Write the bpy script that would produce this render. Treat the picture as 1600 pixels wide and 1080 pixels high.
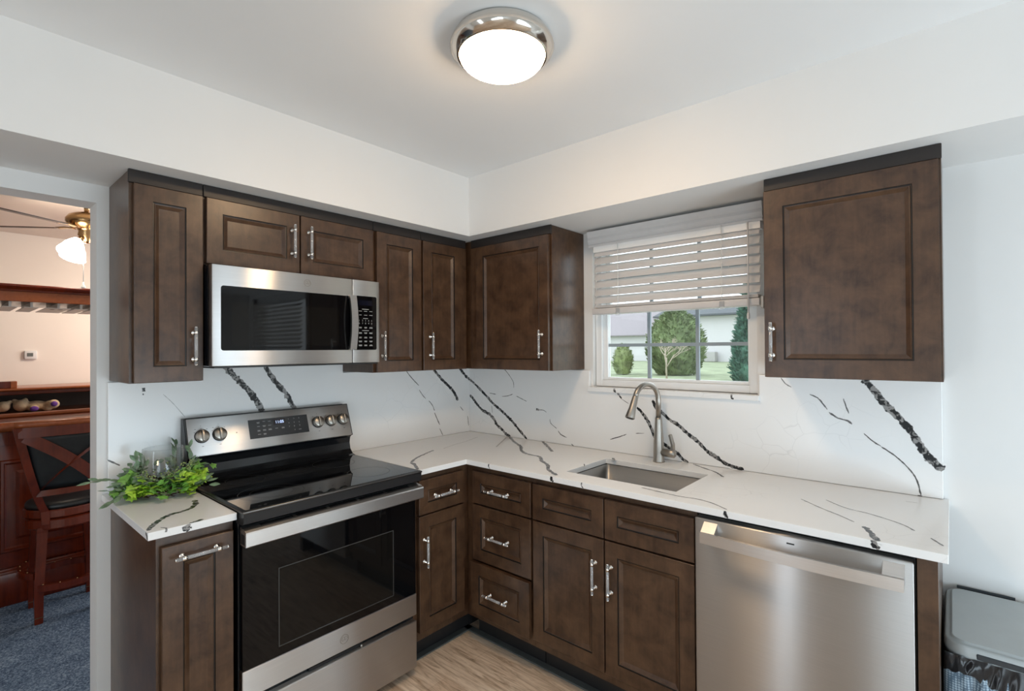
import bpy, bmesh, math, random
from mathutils import Vector, Matrix

for o in list(bpy.data.objects):
    bpy.data.objects.remove(o, do_unlink=True)
SC = bpy.context.scene
COL = SC.collection
PI = math.pi
rnd = random.Random(11)

# ------------------------------------------------------------------ camera
CAM_LOC = (2.4862, -2.4094, 1.4645)
YAW, PITCH, ROLL, FPX = 0.7166, 0.0080, -0.0064, 788.17
cd = bpy.data.cameras.new('camera')
cd.sensor_fit = 'HORIZONTAL'
cd.sensor_width = 36.0
cd.lens = FPX / 1600.0 * 36.0
cd.clip_start = 0.02
cd.clip_end = 400.0
cam = bpy.data.objects.new('camera', cd)
COL.objects.link(cam)
fw = Vector((-math.sin(YAW) * math.cos(PITCH), math.cos(YAW) * math.cos(PITCH), math.sin(PITCH)))
rt0 = Vector((math.cos(YAW), math.sin(YAW), 0))
up0 = rt0.cross(fw)
rt = rt0 * math.cos(ROLL) + up0 * math.sin(ROLL)
up = up0 * math.cos(ROLL) - rt0 * math.sin(ROLL)
cm = Matrix((rt, up, -fw)).transposed().to_4x4()
cm.translation = Vector(CAM_LOC)
cam.matrix_world = cm
SC.camera = cam

# ------------------------------------------------------------------ sky and exposure
SC.view_settings.view_transform = 'Standard'
SC.view_settings.look = 'None'
SC.view_settings.gamma = 1.0
SC.view_settings.use_curve_mapping = False
SC.view_settings.exposure = -0.15
w = bpy.data.worlds.new('sky')
SC.world = w
w.use_nodes = True
wb = w.node_tree.nodes['Background']
wb.inputs[0].default_value = (0.86, 0.93, 1.0, 1)
wb.inputs[1].default_value = 3.0


def area_light(name, loc, target, sx, sy, watts, col):
    l = bpy.data.lights.new(name, 'AREA')
    l.shape = 'RECTANGLE'
    l.size, l.size_y = sx, sy
    l.energy = watts
    l.color = col
    o = bpy.data.objects.new(name, l)
    COL.objects.link(o)
    o.location = loc
    d = Vector(target) - Vector(loc)
    o.rotation_euler = d.to_track_quat('-Z', 'Y').to_euler()
    return o


# daylight through the glazing of the kitchen that the camera does not see, and of the bar room
LAMP_EMIT = 54.0
LAMP_COL = (1.0, 0.69, 0.41)
area_light('daylight_side_glazing', (4.38, -1.15, 0.80), (2.2, -0.4, 2.11), 1.6, 1.3, 66, (0.70, 0.87, 1.0))
area_light('daylight_rear_window', (1.22, -4.52, 1.10), (1.22, 0, 1.10), 0.30, 2.1, 13, (0.76, 0.88, 1.0))
area_light('daylight_rear_glazing', (3.5, -4.50, 0.95), (2.3, 0, 2.1), 1.6, 1.7, 46, (0.72, 0.88, 1.0))
area_light('daylight_bar_room', (-1.5, 1.42, 1.5), (-1.7, -2.2, 0.6), 1.6, 1.5, 75, (0.86, 0.92, 1.0))
area_light('bar_room_fill', (-2.3, -0.7, 2.38), (-2.5, -1.2, 0), 0.5, 0.5, 36, (1.0, 0.84, 0.68))  # added warm fill for the bar room, no fixture stands there


# ------------------------------------------------------------------ materials
MATS = {}


def nodes_of(name):
    m = bpy.data.materials.new(name)
    m.use_nodes = True
    nt = m.node_tree
    b = nt.nodes['Principled BSDF']
    MATS[name] = m
    return m, nt, b


def N(nt, t, **k):
    n = nt.nodes.new(t)
    for a, v in k.items():
        setattr(n, a, v)
    return n


def ramp(nt, fac, stops):
    r = N(nt, 'ShaderNodeValToRGB')
    e = r.color_ramp.elements
    while len(e) < len(stops):
        e.new(0.5)
    for i, (p, c) in enumerate(stops):
        e[i].position = p
        e[i].color = (*c, 1) if len(c) == 3 else c
    nt.links.new(fac, r.inputs[0])
    return r.outputs[0]


def noise(nt, vec, scale, detail=4, rough=0.55, dist=0.0):
    n = N(nt, 'ShaderNodeTexNoise')
    n.inputs['Scale'].default_value = scale
    n.inputs['Detail'].default_value = detail
    n.inputs['Roughness'].default_value = rough
    n.inputs['Distortion'].default_value = dist
    if vec is not None:
        nt.links.new(vec, n.inputs['Vector'])
    return n.outputs['Fac']


def coords(nt, scale=(1, 1, 1), kind='Object'):
    t = N(nt, 'ShaderNodeTexCoord')
    mp = N(nt, 'ShaderNodeMapping')
    mp.inputs['Scale'].default_value = scale
    nt.links.new(t.outputs[kind], mp.inputs['Vector'])
    return mp.outputs['Vector']


def bump(nt, b, h, strength, dist=0.002):
    bn = N(nt, 'ShaderNodeBump')
    bn.inputs['Strength'].default_value = strength
    bn.inputs['Distance'].default_value = dist
    nt.links.new(h, bn.inputs['Height'])
    nt.links.new(bn.outputs[0], b.inputs['Normal'])


def plain(name, c, rough=0.5, metal=0.0, vary=0.06, scale=14.0, emit=None, es=0.0, spec=0.5, bmp=0.0):
    m, nt, b = nodes_of(name)
    v = coords(nt)
    f = noise(nt, v, scale)
    lo = tuple(max(0, x * (1 - vary)) for x in c)
    hi = tuple(min(1, x * (1 + vary)) for x in c)
    nt.links.new(ramp(nt, f, [(0.3, lo), (0.7, hi)]), b.inputs['Base Color'])
    b.inputs['Roughness'].default_value = rough
    b.inputs['Metallic'].default_value = metal
    b.inputs['Specular IOR Level'].default_value = spec
    if bmp:
        bump(nt, b, f, bmp)
    if emit:
        b.inputs['Emission Color'].default_value = (*emit, 1)
        b.inputs['Emission Strength'].default_value = es
    return m


def stained_wood(name, dark, light, rough=0.36, grain=(26, 26, 2.2), cloud=5.0, mixg=0.35, spec=0.5, lo=0.30, hi=0.72):
    m, nt, b = nodes_of(name)
    f1 = noise(nt, coords(nt), cloud, 6, 0.62, 0.4)
    f2 = noise(nt, coords(nt, grain), 2.6, 5, 0.6, 0.2)
    mx = N(nt, 'ShaderNodeMix')
    mx.inputs[0].default_value = mixg
    nt.links.new(f1, mx.inputs[2])
    nt.links.new(f2, mx.inputs[3])
    nt.links.new(ramp(nt, mx.outputs[0], [(lo, dark), (hi, light)]), b.inputs['Base Color'])
    b.inputs['Roughness'].default_value = rough
    b.inputs['Specular IOR Level'].default_value = spec
    bump(nt, b, f2, 0.04, 0.001)
    return m


def steel(name, c=(0.63, 0.615, 0.60), rough=0.36, aniso=1.0):
    m, nt, b = nodes_of(name)
    f = noise(nt, coords(nt, (3, 3, 260)), 2.0, 3)
    nt.links.new(ramp(nt, f, [(0.25, tuple(x * 0.95 for x in c)), (0.75, tuple(min(1, x * 1.04) for x in c))]), b.inputs['Base Color'])
    b.inputs['Metallic'].default_value = 1.0
    b.inputs['Roughness'].default_value = rough
    if aniso:
        b.inputs['Anisotropic'].default_value = aniso
        cx = N(nt, 'ShaderNodeCombineXYZ')
        cx.inputs[2].default_value = 1.0
        cx.inputs[0].default_value = 0.001
        nt.links.new(cx.outputs[0], b.inputs['Tangent'])
    return m


def clear(name, tint=(0.97, 0.98, 0.98), ior=1.45, rough=0.02, gain=1.0):
    m, nt, b = nodes_of(name)
    nt.nodes.remove(b)
    tr = N(nt, 'ShaderNodeBsdfTransparent')
    tr.inputs[0].default_value = (*tint, 1)
    gl = N(nt, 'ShaderNodeBsdfGlossy')
    gl.inputs['Roughness'].default_value = rough
    gl.inputs[0].default_value = (1, 1, 1, 1)
    fr = N(nt, 'ShaderNodeFresnel')
    ge = N(nt, 'ShaderNodeNewGeometry')
    io = N(nt, 'ShaderNodeMix')
    io.inputs[2].default_value = ior
    io.inputs[3].default_value = 1.0 / ior
    nt.links.new(ge.outputs['Backfacing'], io.inputs[0])
    nt.links.new(io.outputs[0], fr.inputs[0])
    mu = N(nt, 'ShaderNodeMath', operation='MULTIPLY', use_clamp=True)
    mu.inputs[1].default_value = gain
    nt.links.new(fr.outputs[0], mu.inputs[0])
    mx = N(nt, 'ShaderNodeMixShader')
    nt.links.new(mu.outputs[0], mx.inputs[0])
    nt.links.new(tr.outputs[0], mx.inputs[1])
    nt.links.new(gl.outputs[0], mx.inputs[2])
    nt.links.new(mx.outputs[0], nt.nodes['Material Output'].inputs[0])
    return m


def quartz_nodes(nt):
    """white stone with a faint net of hairline cracks; returns a colour socket"""
    v = coords(nt)
    dn = N(nt, 'ShaderNodeTexNoise')
    dn.inputs['Scale'].default_value = 7
    nt.links.new(v, dn.inputs['Vector'])
    ad = N(nt, 'ShaderNodeVectorMath', operation='MULTIPLY_ADD')
    ad.inputs[1].default_value = (0.10, 0.10, 0.10)
    nt.links.new(dn.outputs['Color'], ad.inputs[0])
    nt.links.new(v, ad.inputs[2])
    vo = N(nt, 'ShaderNodeTexVoronoi', feature='DISTANCE_TO_EDGE')
    vo.inputs['Scale'].default_value = 8.5
    nt.links.new(ad.outputs[0], vo.inputs['Vector'])
    line = ramp(nt, vo.outputs[0], [(0.0, (1, 1, 1)), (0.016, (0, 0, 0))])
    msk = ramp(nt, noise(nt, v, 2.3, 2), [(0.52, (0, 0, 0)), (0.70, (0.20, 0.20, 0.20))])
    mu = N(nt, 'ShaderNodeMix', data_type='RGBA', blend_type='MULTIPLY')
    mu.inputs[0].default_value = 1.0
    nt.links.new(line, mu.inputs[6])
    nt.links.new(msk, mu.inputs[7])
    base = ramp(nt, noise(nt, v, 1.6, 3), [(0.3, (0.85, 0.845, 0.83)), (0.7, (0.89, 0.885, 0.875))])
    mx = N(nt, 'ShaderNodeMix', data_type='RGBA')
    nt.links.new(mu.outputs[2], mx.inputs[0])
    nt.links.new(base, mx.inputs[6])
    mx.inputs[7].default_value = (0.33, 0.33, 0.33, 1)
    return mx.outputs[2]


def quartz(name, rough=0.2):
    m, nt, b = nodes_of(name)
    nt.links.new(quartz_nodes(nt), b.inputs['Base Color'])
    b.inputs['Roughness'].default_value = rough
    b.inputs['Specular IOR Level'].default_value = 0.36
    return m


def vein(name, dark, pale, strength, rough=0.2):
    m, nt, b = nodes_of(name)
    q = quartz_nodes(nt)
    uv = N(nt, 'ShaderNodeTexCoord')
    sp = N(nt, 'ShaderNodeSeparateXYZ')
    nt.links.new(uv.outputs['UV'], sp.inputs[0])
    ab = N(nt, 'ShaderNodeMath', operation='ABSOLUTE')
    nt.links.new(sp.outputs[1], ab.inputs[0])
    n1 = noise(nt, coords(nt), 70, 2, 0.5)
    ma = N(nt, 'ShaderNodeMath', operation='MULTIPLY_ADD')
    ma.inputs[1].default_value = 0.75
    nt.links.new(n1, ma.inputs[0])
    nt.links.new(ab.outputs[0], ma.inputs[2])
    mask = ramp(nt, ma.outputs[0], [(0.88, (strength,) * 3), (1.02, (0, 0, 0))])
    fill = ramp(nt, noise(nt, coords(nt), 48, 3, 0.55, 0.8), [(0.49, dark), (0.57, pale)])
    mx = N(nt, 'ShaderNodeMix', data_type='RGBA')
    nt.links.new(mask, mx.inputs[0])
    nt.links.new(q, mx.inputs[6])
    nt.links.new(fill, mx.inputs[7])
    nt.links.new(mx.outputs[2], b.inputs['Base Color'])
    b.inputs['Roughness'].default_value = rough
    b.inputs['Specular IOR Level'].default_value = 0.36
    return m


def plank_floor(name):
    m, nt, b = nodes_of(name)
    v = coords(nt)
    br = N(nt, 'ShaderNodeTexBrick', offset=0.37, squash=1.0)
    br.inputs['Scale'].default_value = 1.0
    br.inputs['Brick Width'].default_value = 1.22
    br.inputs['Row Height'].default_value = 0.18
    br.inputs['Mortar Size'].default_value = 0.0011
    br.inputs['Color1'].default_value = (0.15, 0.15, 0.15, 1)
    br.inputs['Color2'].default_value = (0.85, 0.85, 0.85, 1)
    br.inputs['Mortar'].default_value = (0.0, 0.0, 0.0, 1)
    nt.links.new(v, br.inputs['Vector'])
    g = noise(nt, coords(nt, (1.6, 15, 1)), 3.2, 7, 0.66, 0.9)
    tone = ramp(nt, g, [(0.28, (0.19, 0.122, 0.078)), (0.43, (0.50, 0.355, 0.245)), (0.58, (0.72, 0.545, 0.40)), (0.76, (0.84, 0.68, 0.52))])
    mx = N(nt, 'ShaderNodeMix', data_type='RGBA', blend_type='SOFT_LIGHT')
    mx.inputs[0].default_value = 0.45
    nt.links.new(tone, mx.inputs[6])
    nt.links.new(br.outputs['Color'], mx.inputs[7])
    nt.links.new(mx.outputs[2], b.inputs['Base Color'])
    b.inputs['Roughness'].default_value = 0.42
    bump(nt, b, g, 0.06, 0.001)
    return m


def carpet(name):
    m, nt, b = nodes_of(name)
    f = noise(nt, coords(nt), 130, 3, 0.7)
    f2 = noise(nt, coords(nt), 5, 3)
    mx = N(nt, 'ShaderNodeMix')
    mx.inputs[0].default_value = 0.25
    nt.links.new(f, mx.inputs[2])
    nt.links.new(f2, mx.inputs[3])
    nt.links.new(ramp(nt, mx.outputs[0], [(0.36, (0.030, 0.050, 0.085)), (0.5, (0.13, 0.18, 0.25)), (0.64, (0.34, 0.42, 0.50))]), b.inputs['Base Color'])
    b.inputs['Roughness'].default_value = 1.0
    b.inputs['Specular IOR Level'].default_value = 0.1
    bump(nt, b, f, 0.9, 0.006)
    return m


plain('wall_paint', (0.80, 0.785, 0.762), 0.55, vary=0.012, scale=3)
plain('ceiling_paint', (0.86, 0.855, 0.845), 0.7, vary=0.01, scale=3)
plain('bar_room_paint', (0.84, 0.76, 0.68), 0.6, vary=0.012, scale=3)
plain('white_vinyl', (0.84, 0.84, 0.83), 0.3, vary=0.01)
plain('blind_white', (0.66, 0.635, 0.62), 0.4, vary=0.015)
plain('cord_white', (0.8, 0.8, 0.78), 0.6, vary=0.02)
plank_floor('oak_planks')
carpet('blue_carpet')
stained_wood('cabinet_wood', (0.036, 0.0160, 0.0080), (0.110, 0.057, 0.029), 0.30, cloud=14.0, mixg=0.26, spec=0.55, lo=0.34, hi=0.68)
plain('cabinet_glaze', (0.010, 0.007, 0.005), 0.35)
plain('dark_trim_wood', (0.020, 0.015, 0.013), 0.4)
plain('toe_kick_black', (0.012, 0.011, 0.011), 0.5)
plain('toe_strip', (0.085, 0.09, 0.085), 0.45, vary=0.15)
quartz('white_quartz')
vein('dark_vein', (0.018, 0.02, 0.022), (0.30, 0.29, 0.28), 1.0)
vein('hair_vein', (0.05, 0.048, 0.045), (0.16, 0.15, 0.14), 0.95)
vein('faint_vein', (0.30, 0.29, 0.27), (0.45, 0.44, 0.42), 0.7)
steel('brushed_steel')
steel('door_steel', (0.50, 0.485, 0.47))
steel('handle_steel', (0.68, 0.665, 0.65), 0.30, 0.4)
steel('sink_steel', (0.34, 0.335, 0.325), 0.38, 0.3)
steel('nickel', (0.40, 0.37, 0.33), 0.33, 0.0)
steel('rim_nickel', (0.66, 0.62, 0.57), 0.12, 0.0)
steel('polished_nickel', (0.82, 0.80, 0.77), 0.08, 0.0)
steel('brass', (0.42, 0.27, 0.13), 0.25, 0.0)
steel('dark_steel', (0.12, 0.115, 0.11), 0.3, 0.0)
plain('black_glass', (0.003, 0.003, 0.0035), 0.03, vary=0.0, spec=0.32)
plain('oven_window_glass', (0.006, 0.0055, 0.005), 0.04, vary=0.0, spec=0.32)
plain('oven_outline', (0.05, 0.05, 0.048), 0.3, vary=0.02)
plain('panel_grey_glass', (0.030, 0.033, 0.036), 0.16, vary=0.02)
plain('screen_black', (0.004, 0.005, 0.012), 0.1, vary=0.0)
plain('black_enamel', (0.008, 0.009, 0.011), 0.16, vary=0.02)
plain('black_plastic', (0.012, 0.012, 0.013), 0.4)
plain('print_grey', (0.42, 0.43, 0.43), 0.5, vary=0.02)
plain('print_dark', (0.022, 0.022, 0.022), 0.5, vary=0.02)
plain('clock_digits', (0.6, 0.7, 0.95), 0.5, vary=0.0, emit=(0.55, 0.68, 1.0), es=1.6)
plain('lamp_glass', (0.9, 0.88, 0.85), 0.3, vary=0.0, emit=LAMP_COL, es=LAMP_EMIT)
plain('fan_shade_glass', (0.9, 0.88, 0.85), 0.3, vary=0.0, emit=(1.0, 0.86, 0.70), es=22.0)
clear('window_glass', (0.96, 0.98, 0.98), 1.45, 0.0)
m_, nt_, b_ = nodes_of('acrylic')
b_.inputs['Base Color'].default_value = (0.95, 0.96, 0.97, 1)
b_.inputs['Transmission Weight'].default_value = 0.78
b_.inputs['Roughness'].default_value = 0.06
b_.inputs['IOR'].default_value = 1.49
clear('vase_glass', (0.97, 0.98, 0.98), 1.45, 0.01, 1.2)
plain('ivy_bright', (0.40, 0.64, 0.06), 0.45, vary=0.45, scale=40)
plain('ivy_mid', (0.18, 0.40, 0.075), 0.5, vary=0.4, scale=40)
plain('leaf_sage', (0.18, 0.27, 0.16), 0.55, vary=0.35, scale=40)
plain('berry_green', (0.28, 0.36, 0.12), 0.5, vary=0.3, scale=60)
plain('twig', (0.055, 0.022, 0.012), 0.7, vary=0.5, scale=60)
plain('dry_stem', (0.30, 0.28, 0.20), 0.7, vary=0.2, scale=60)
stained_wood('mahogany', (0.050, 0.0055, 0.0020), (0.17, 0.024, 0.007), 0.20, (20, 20, 1.5), 4.0)
stained_wood('mahogany_light', (0.20, 0.050, 0.014), (0.36, 0.10, 0.030), 0.2, (2, 20, 20), 4.0)
plain('fan_blade', (0.045, 0.022, 0.012), 0.35, vary=0.2)
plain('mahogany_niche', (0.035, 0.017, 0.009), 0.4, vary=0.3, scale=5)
plain('black_leather', (0.008, 0.011, 0.012), 0.42, vary=0.2, scale=60)
plain('rack_metal', (0.42, 0.41, 0.39), 0.4, 0.5)
plain('plush_tan', (0.52, 0.38, 0.24), 0.95, vary=0.15, scale=80, bmp=0.5)
plain('plush_purple', (0.13, 0.04, 0.24), 0.9, vary=0.2, scale=80)
plain('thermostat_white', (0.75, 0.74, 0.72), 0.4)
plain('thermostat_screen', (0.14, 0.15, 0.14), 0.2)
plain('bin_grey', (0.43, 0.46, 0.46), 0.35, vary=0.03)
plain('bin_dark', (0.03, 0.035, 0.04), 0.5)
plain('bag_black', (0.010, 0.011, 0.013), 0.16, vary=0.2)


def bag_blue(name):
    m, nt, b = nodes_of(name)
    v = coords(nt, (1, 1, 1))
    ch = N(nt, 'ShaderNodeTexVoronoi', feature='F1')
    ch.inputs['Scale'].default_value = 150
    ch.inputs['Randomness'].default_value = 0.0
    nt.links.new(v, ch.inputs['Vector'])
    nt.links.new(ramp(nt, ch.outputs[0], [(0.35, (0.34, 0.44, 0.52)), (0.55, (0.10, 0.155, 0.21))]), b.inputs['Base Color'])
    b.inputs['Roughness'].default_value = 0.2
    bump(nt, b, ch.outputs[0], 0.4, 0.002)
    return m


bag_blue('bag_blue')
plain('muntin_backlit_grey', (0.30, 0.35, 0.385), 0.4, vary=0.02)  # white muntins seen against the light, their shade put into the colour
plain('lawn_green', (0.27, 0.31, 0.19), 1.0, vary=0.3, scale=1.2)
plain('thuja_green', (0.15, 0.20, 0.085), 0.9, vary=0.5, scale=3)
plain('thuja_blue', (0.07, 0.16, 0.115), 0.9, vary=0.5, scale=3)
plain('shrub_olive', (0.20, 0.24, 0.10), 0.9, vary=0.5, scale=3)
plain('bare_bark', (0.42, 0.36, 0.28), 0.9, vary=0.2)
plain('siding_white', (0.62, 0.61, 0.61), 0.6, vary=0.02)
plain('roof_grey', (0.30, 0.27, 0.28), 0.9, vary=0.1)
plain('roof_dark_eave', (0.10, 0.11, 0.12), 0.9, vary=0.1)


# ------------------------------------------------------------------ mesh builder
ORIGIN = {}
M_ID = Matrix.Identity(4)
# wall frames: local (u along the wall to the viewer's right-hand side, v up, w out of the wall)
M_RANGE = Matrix(((0, 0, 1, 0), (1, 0, 0, 0), (0, 1, 0, 0), (0, 0, 0, 1)))
M_WIN = Matrix(((1, 0, 0, 0), (0, 0, -1, 0), (0, 1, 0, 0), (0, 0, 0, 1)))


class MB:
    def __init__(s, M=M_ID):
        s.v, s.f, s.m, s.sm, s.uv = [], [], [], [], {}
        s.M = M

    def add(s, vs, fs, mat=0, smooth=False, uvs=None, M=None):
        b = len(s.v)
        T = s.M if M is None else s.M @ M
        s.v += [T @ Vector(p) for p in vs]
        for i, f in enumerate(fs):
            if uvs:
                s.uv[len(s.f)] = uvs[i]
            s.f.append([b + k for k in f])
            s.m.append(mat)
            s.sm.append(smooth)

    def box(s, x0, x1, y0, y1, z0, z1, mat=0, bev=0.0, M=None, seg=1):
        x0, x1 = min(x0, x1), max(x0, x1)
        y0, y1 = min(y0, y1), max(y0, y1)
        z0, z1 = min(z0, z1), max(z0, z1)
        vs = [(x, y, z) for x in (x0, x1) for y in (y0, y1) for z in (z0, z1)]
        fs = [(0, 1, 3, 2), (4, 6, 7, 5), (0, 4, 5, 1), (2, 3, 7, 6), (0, 2, 6, 4), (1, 5, 7, 3)]
        if bev <= 0:
            s.add(vs, fs, mat, M=M)
            return
        bm = bmesh.new()
        bv = [bm.verts.new(p) for p in vs]
        for f in fs:
            bm.faces.new([bv[k] for k in f])
        bmesh.ops.bevel(bm, geom=bm.edges[:], offset=bev, segments=seg, affect='EDGES', profile=0.5)
        s.bm(bm, mat, M=M, smooth=seg > 1)

    def bm(s, bm, mat=0, M=None, smooth=False):
        bm.verts.index_update()
        s.add([v.co.copy() for v in bm.verts], [[v.index for v in f.verts] for f in bm.faces], mat, smooth, M=M)
        bm.free()

    def lathe(s, c, prof, seg=24, mat=0, axis='z', smooth=True, M=None, cap=True):
        vs, fs = [], []
        n = len(prof)
        for i in range(seg):
            a = 2 * PI * i / seg
            for r, h in prof:
                p = (r * math.cos(a), r * math.sin(a), h)
                if axis == 'x':
                    p = (h, p[0], p[1])
                elif axis == 'y':
                    p = (p[1], h, p[0])
                vs.append((c[0] + p[0], c[1] + p[1], c[2] + p[2]))
        for i in range(seg):
            j = (i + 1) % seg
            for k in range(n - 1):
                fs.append((i * n + k, j * n + k, j * n + k + 1, i * n + k + 1))
        if cap:
            if prof[0][0] > 1e-6:
                fs.append([i * n for i in range(seg)][::-1])
            if prof[-1][0] > 1e-6:
                fs.append([i * n + n - 1 for i in range(seg)])
        s.add(vs, fs, mat, smooth, M=M)

    def tube(s, pts, rad, seg=8, mat=0, smooth=True, cap=True, M=None, flat=None, closed=False):
        pts = [Vector(p) for p in pts]
        n = len(pts)
        rads = rad if isinstance(rad, (list, tuple)) else [rad] * n
        vs, fs = [], []
        prev = None
        for i, p in enumerate(pts):
            if closed:
                t = pts[(i + 1) % n] - pts[i - 1]
            else:
                t = pts[min(i + 1, n - 1)] - pts[max(i - 1, 0)]
            if t.length < 1e-9:
                t = Vector((0, 0, 1))
            t.normalize()
            if prev is None:
                ref = Vector((0, 0, 1)) if abs(t.z) < 0.9 else Vector((1, 0, 0))
                a = t.cross(ref).normalized()
            else:
                a = (prev - t * prev.dot(t))
                if a.length < 1e-6:
                    a = t.orthogonal()
                a.normalize()
            prev = a
            b = t.cross(a)
            for k in range(seg):
                an = 2 * PI * (k + (0.5 if seg == 4 else 0)) / seg
                q = a * (math.cos(an) * rads[i]) + b * (math.sin(an) * rads[i])
                vs.append(p + q)
        for i in range(n if closed else n - 1):
            i2 = (i + 1) % n
            for k in range(seg):
                k2 = (k + 1) % seg
                fs.append((i * seg + k, i * seg + k2, i2 * seg + k2, i2 * seg + k))
        if cap and not closed:
            fs.append(list(range(seg))[::-1])
            fs.append([(n - 1) * seg + k for k in range(seg)])
        s.add(vs, fs, mat, smooth, M=M)

    def bar(s, pts, wv, hv, mat=0, M=None, smooth=False, closed=False):
        """rectangular section swept along pts; wv, hv = half-size vectors or callables(i)"""
        pts = [Vector(p) for p in pts]
        vs, fs = [], []
        n = len(pts)
        for i, p in enumerate(pts):
            a = Vector(wv(i) if callable(wv) else wv)
            b = Vector(hv(i) if callable(hv) else hv)
            vs += [p - a - b, p + a - b, p + a + b, p - a + b]
        for i in range(n if closed else n - 1):
            j = (i + 1) % n
            for k in range(4):
                k2 = (k + 1) % 4
                fs.append((i * 4 + k, i * 4 + k2, j * 4 + k2, j * 4 + k))
        if not closed:
            fs.append((3, 2, 1, 0))
            e = (n - 1) * 4
            fs.append((e, e + 1, e + 2, e + 3))
        s.add(vs, fs, mat, smooth, M=M)

    def prism(s, poly, a, b, axis='z', mat=0, M=None, smooth=False):
        """poly of 2D points extruded along axis; x: (y,z)  y: (x,z)  z: (x,y)"""
        def P(p, h):
            return {'z': (p[0], p[1], h), 'y': (p[0], h, p[1]), 'x': (h, p[0], p[1])}[axis]
        n = len(poly)
        vs = [P(p, a) for p in poly] + [P(p, b) for p in poly]
        fs = [list(range(n))[::-1], list(range(n, 2 * n))]
        s.add(vs, fs, mat, False, M=M)
        fs = [(i, (i + 1) % n, n + (i + 1) % n, n + i) for i in range(n)]
        s.add(vs, fs, mat, smooth, M=M)

    def ball(s, c, r, mat=0, sub=2, M=None, jitter=0.0):
        bm = bmesh.new()
        bmesh.ops.create_icosphere(bm, subdivisions=sub, radius=1.0)
        r = (r, r, r) if not isinstance(r, (tuple, list)) else r
        for v in bm.verts:
            j = 1 + rnd.uniform(-jitter, jitter)
            v.co = Vector((c[0] + v.co.x * r[0] * j, c[1] + v.co.y * r[1] * j, c[2] + v.co.z * r[2] * j))
        s.bm(bm, mat, M=M, smooth=True)

    def rings(s, u0, u1, v0, v1, prof, mat=0, M=None, back=None):
        """concentric rectangles: prof = [(inset, w), ...]; last one is filled, back = w of the closing face"""
        vs, fs = [], []
        for d, wz in prof:
            vs += [(u0 + d, v0 + d, wz), (u1 - d, v0 + d, wz), (u1 - d, v1 - d, wz), (u0 + d, v1 - d, wz)]
        for i in range(len(prof) - 1):
            for k in range(4):
                k2 = (k + 1) % 4
                fs.append((i * 4 + k, i * 4 + k2, i * 4 + 4 + k2, i * 4 + 4 + k))
        e = (len(prof) - 1) * 4
        fs.append((e, e + 1, e + 2, e + 3))
        fs.append((3, 2, 1, 0))
        s.add(vs, fs, mat, M=M)

    def ribbon(s, pts, nrm, width, mat, lift=0.0004, box=None):
        pts = [Vector(p) for p in pts]
        nrm = Vector(nrm)
        dense = []
        n = len(pts)
        for i in range(n - 1):
            p0, p1, p2, p3 = pts[max(i - 1, 0)], pts[i], pts[i + 1], pts[min(i + 2, n - 1)]
            k = max(2, int((p2 - p1).length / 0.012))
            for j in range(k):
                t = j / k
                dense.append(0.5 * ((2 * p1) + (p2 - p0) * t + (2 * p0 - 5 * p1 + 4 * p2 - p3) * t * t + (3 * p1 - p0 - 3 * p2 + p3) * t ** 3))
        dense.append(pts[-1])
        vs, L = [], [0.0]
        n = len(dense)
        for i, p in enumerate(dense):
            t = (dense[min(i + 1, n - 1)] - dense[max(i - 1, 0)]).normalized()
            a = nrm.cross(t).normalized()
            wd = width * rnd.uniform(0.7, 1.0) * (1.0 if n < 4 or 0 < i < n - 1 else 0.5)
            vs += [p + a * wd + nrm * lift, p + nrm * lift, p - a * wd + nrm * lift]
            if i:
                L.append(L[-1] + (p - dense[i - 1]).length)
        if box:                           # keep the vein on its face
            vs = [Vector([min(max(p[k], box[k][0]), box[k][1]) if box[k] else p[k] for k in range(3)]) for p in vs]
        fs, uvs = [], []
        for i in range(n - 1):
            b, c = i * 3, i * 3 + 3
            fs += [(b, c, c + 1, b + 1), (b + 1, c + 1, c + 2, b + 2)]
            uvs += [[(L[i], 1), (L[i + 1], 1), (L[i + 1], 0), (L[i], 0)], [(L[i], 0), (L[i + 1], 0), (L[i + 1], -1), (L[i], -1)]]
        s.add(vs, fs, mat, uvs=uvs)

    def build(s, name, mats, parent=None, origin=None, fix=True):
        if isinstance(mats, str):
            mats = [mats]
        if parent is not None:
            org = ORIGIN[parent.name]
        else:
            org = Vector(origin) if origin is not None else Vector((0, 0, 0))
        me = bpy.data.meshes.new(name)
        me.from_pydata([tuple(p - org) for p in s.v], [], s.f)
        for m in mats:
            me.materials.append(MATS[m])
        me.polygons.foreach_set('material_index', s.m)
        me.polygons.foreach_set('use_smooth', s.sm)
        if s.uv:
            ul = me.uv_layers.new(name='UVMap')
            for fi, uvs in s.uv.items():
                p = me.polygons[fi]
                for k, li in enumerate(p.loop_indices):
                    ul.data[li].uv = uvs[k]
        if fix:
            bm = bmesh.new()
            bm.from_mesh(me)
            bmesh.ops.recalc_face_normals(bm, faces=bm.faces)
            bm.to_mesh(me)
            bm.free()
        me.update()
        o = bpy.data.objects.new(name, me)
        COL.objects.link(o)
        if parent is not None:
            o.parent = parent
        else:
            o.location = org
        ORIGIN[o.name] = org
        return o


def tag(o, label=None, cat=None, group=None, kind=None):
    if label:
        o['label'] = label
    if cat:
        o['category'] = cat
    if group:
        o['group'] = group
    if kind:
        o['kind'] = kind
    return o


def thing(name, loc, label, cat, group=None):
    o = bpy.data.objects.new(name, None)
    o.empty_display_size = 0.05
    COL.objects.link(o)
    o.location = loc
    ORIGIN[o.name] = Vector(loc)
    return tag(o, label, cat, group)


def struct(name, mb, mats, parent=None, origin=None):
    o = mb.build(name, mats, parent, origin)
    if parent is None:
        o['kind'] = 'structure'
    return o


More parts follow.
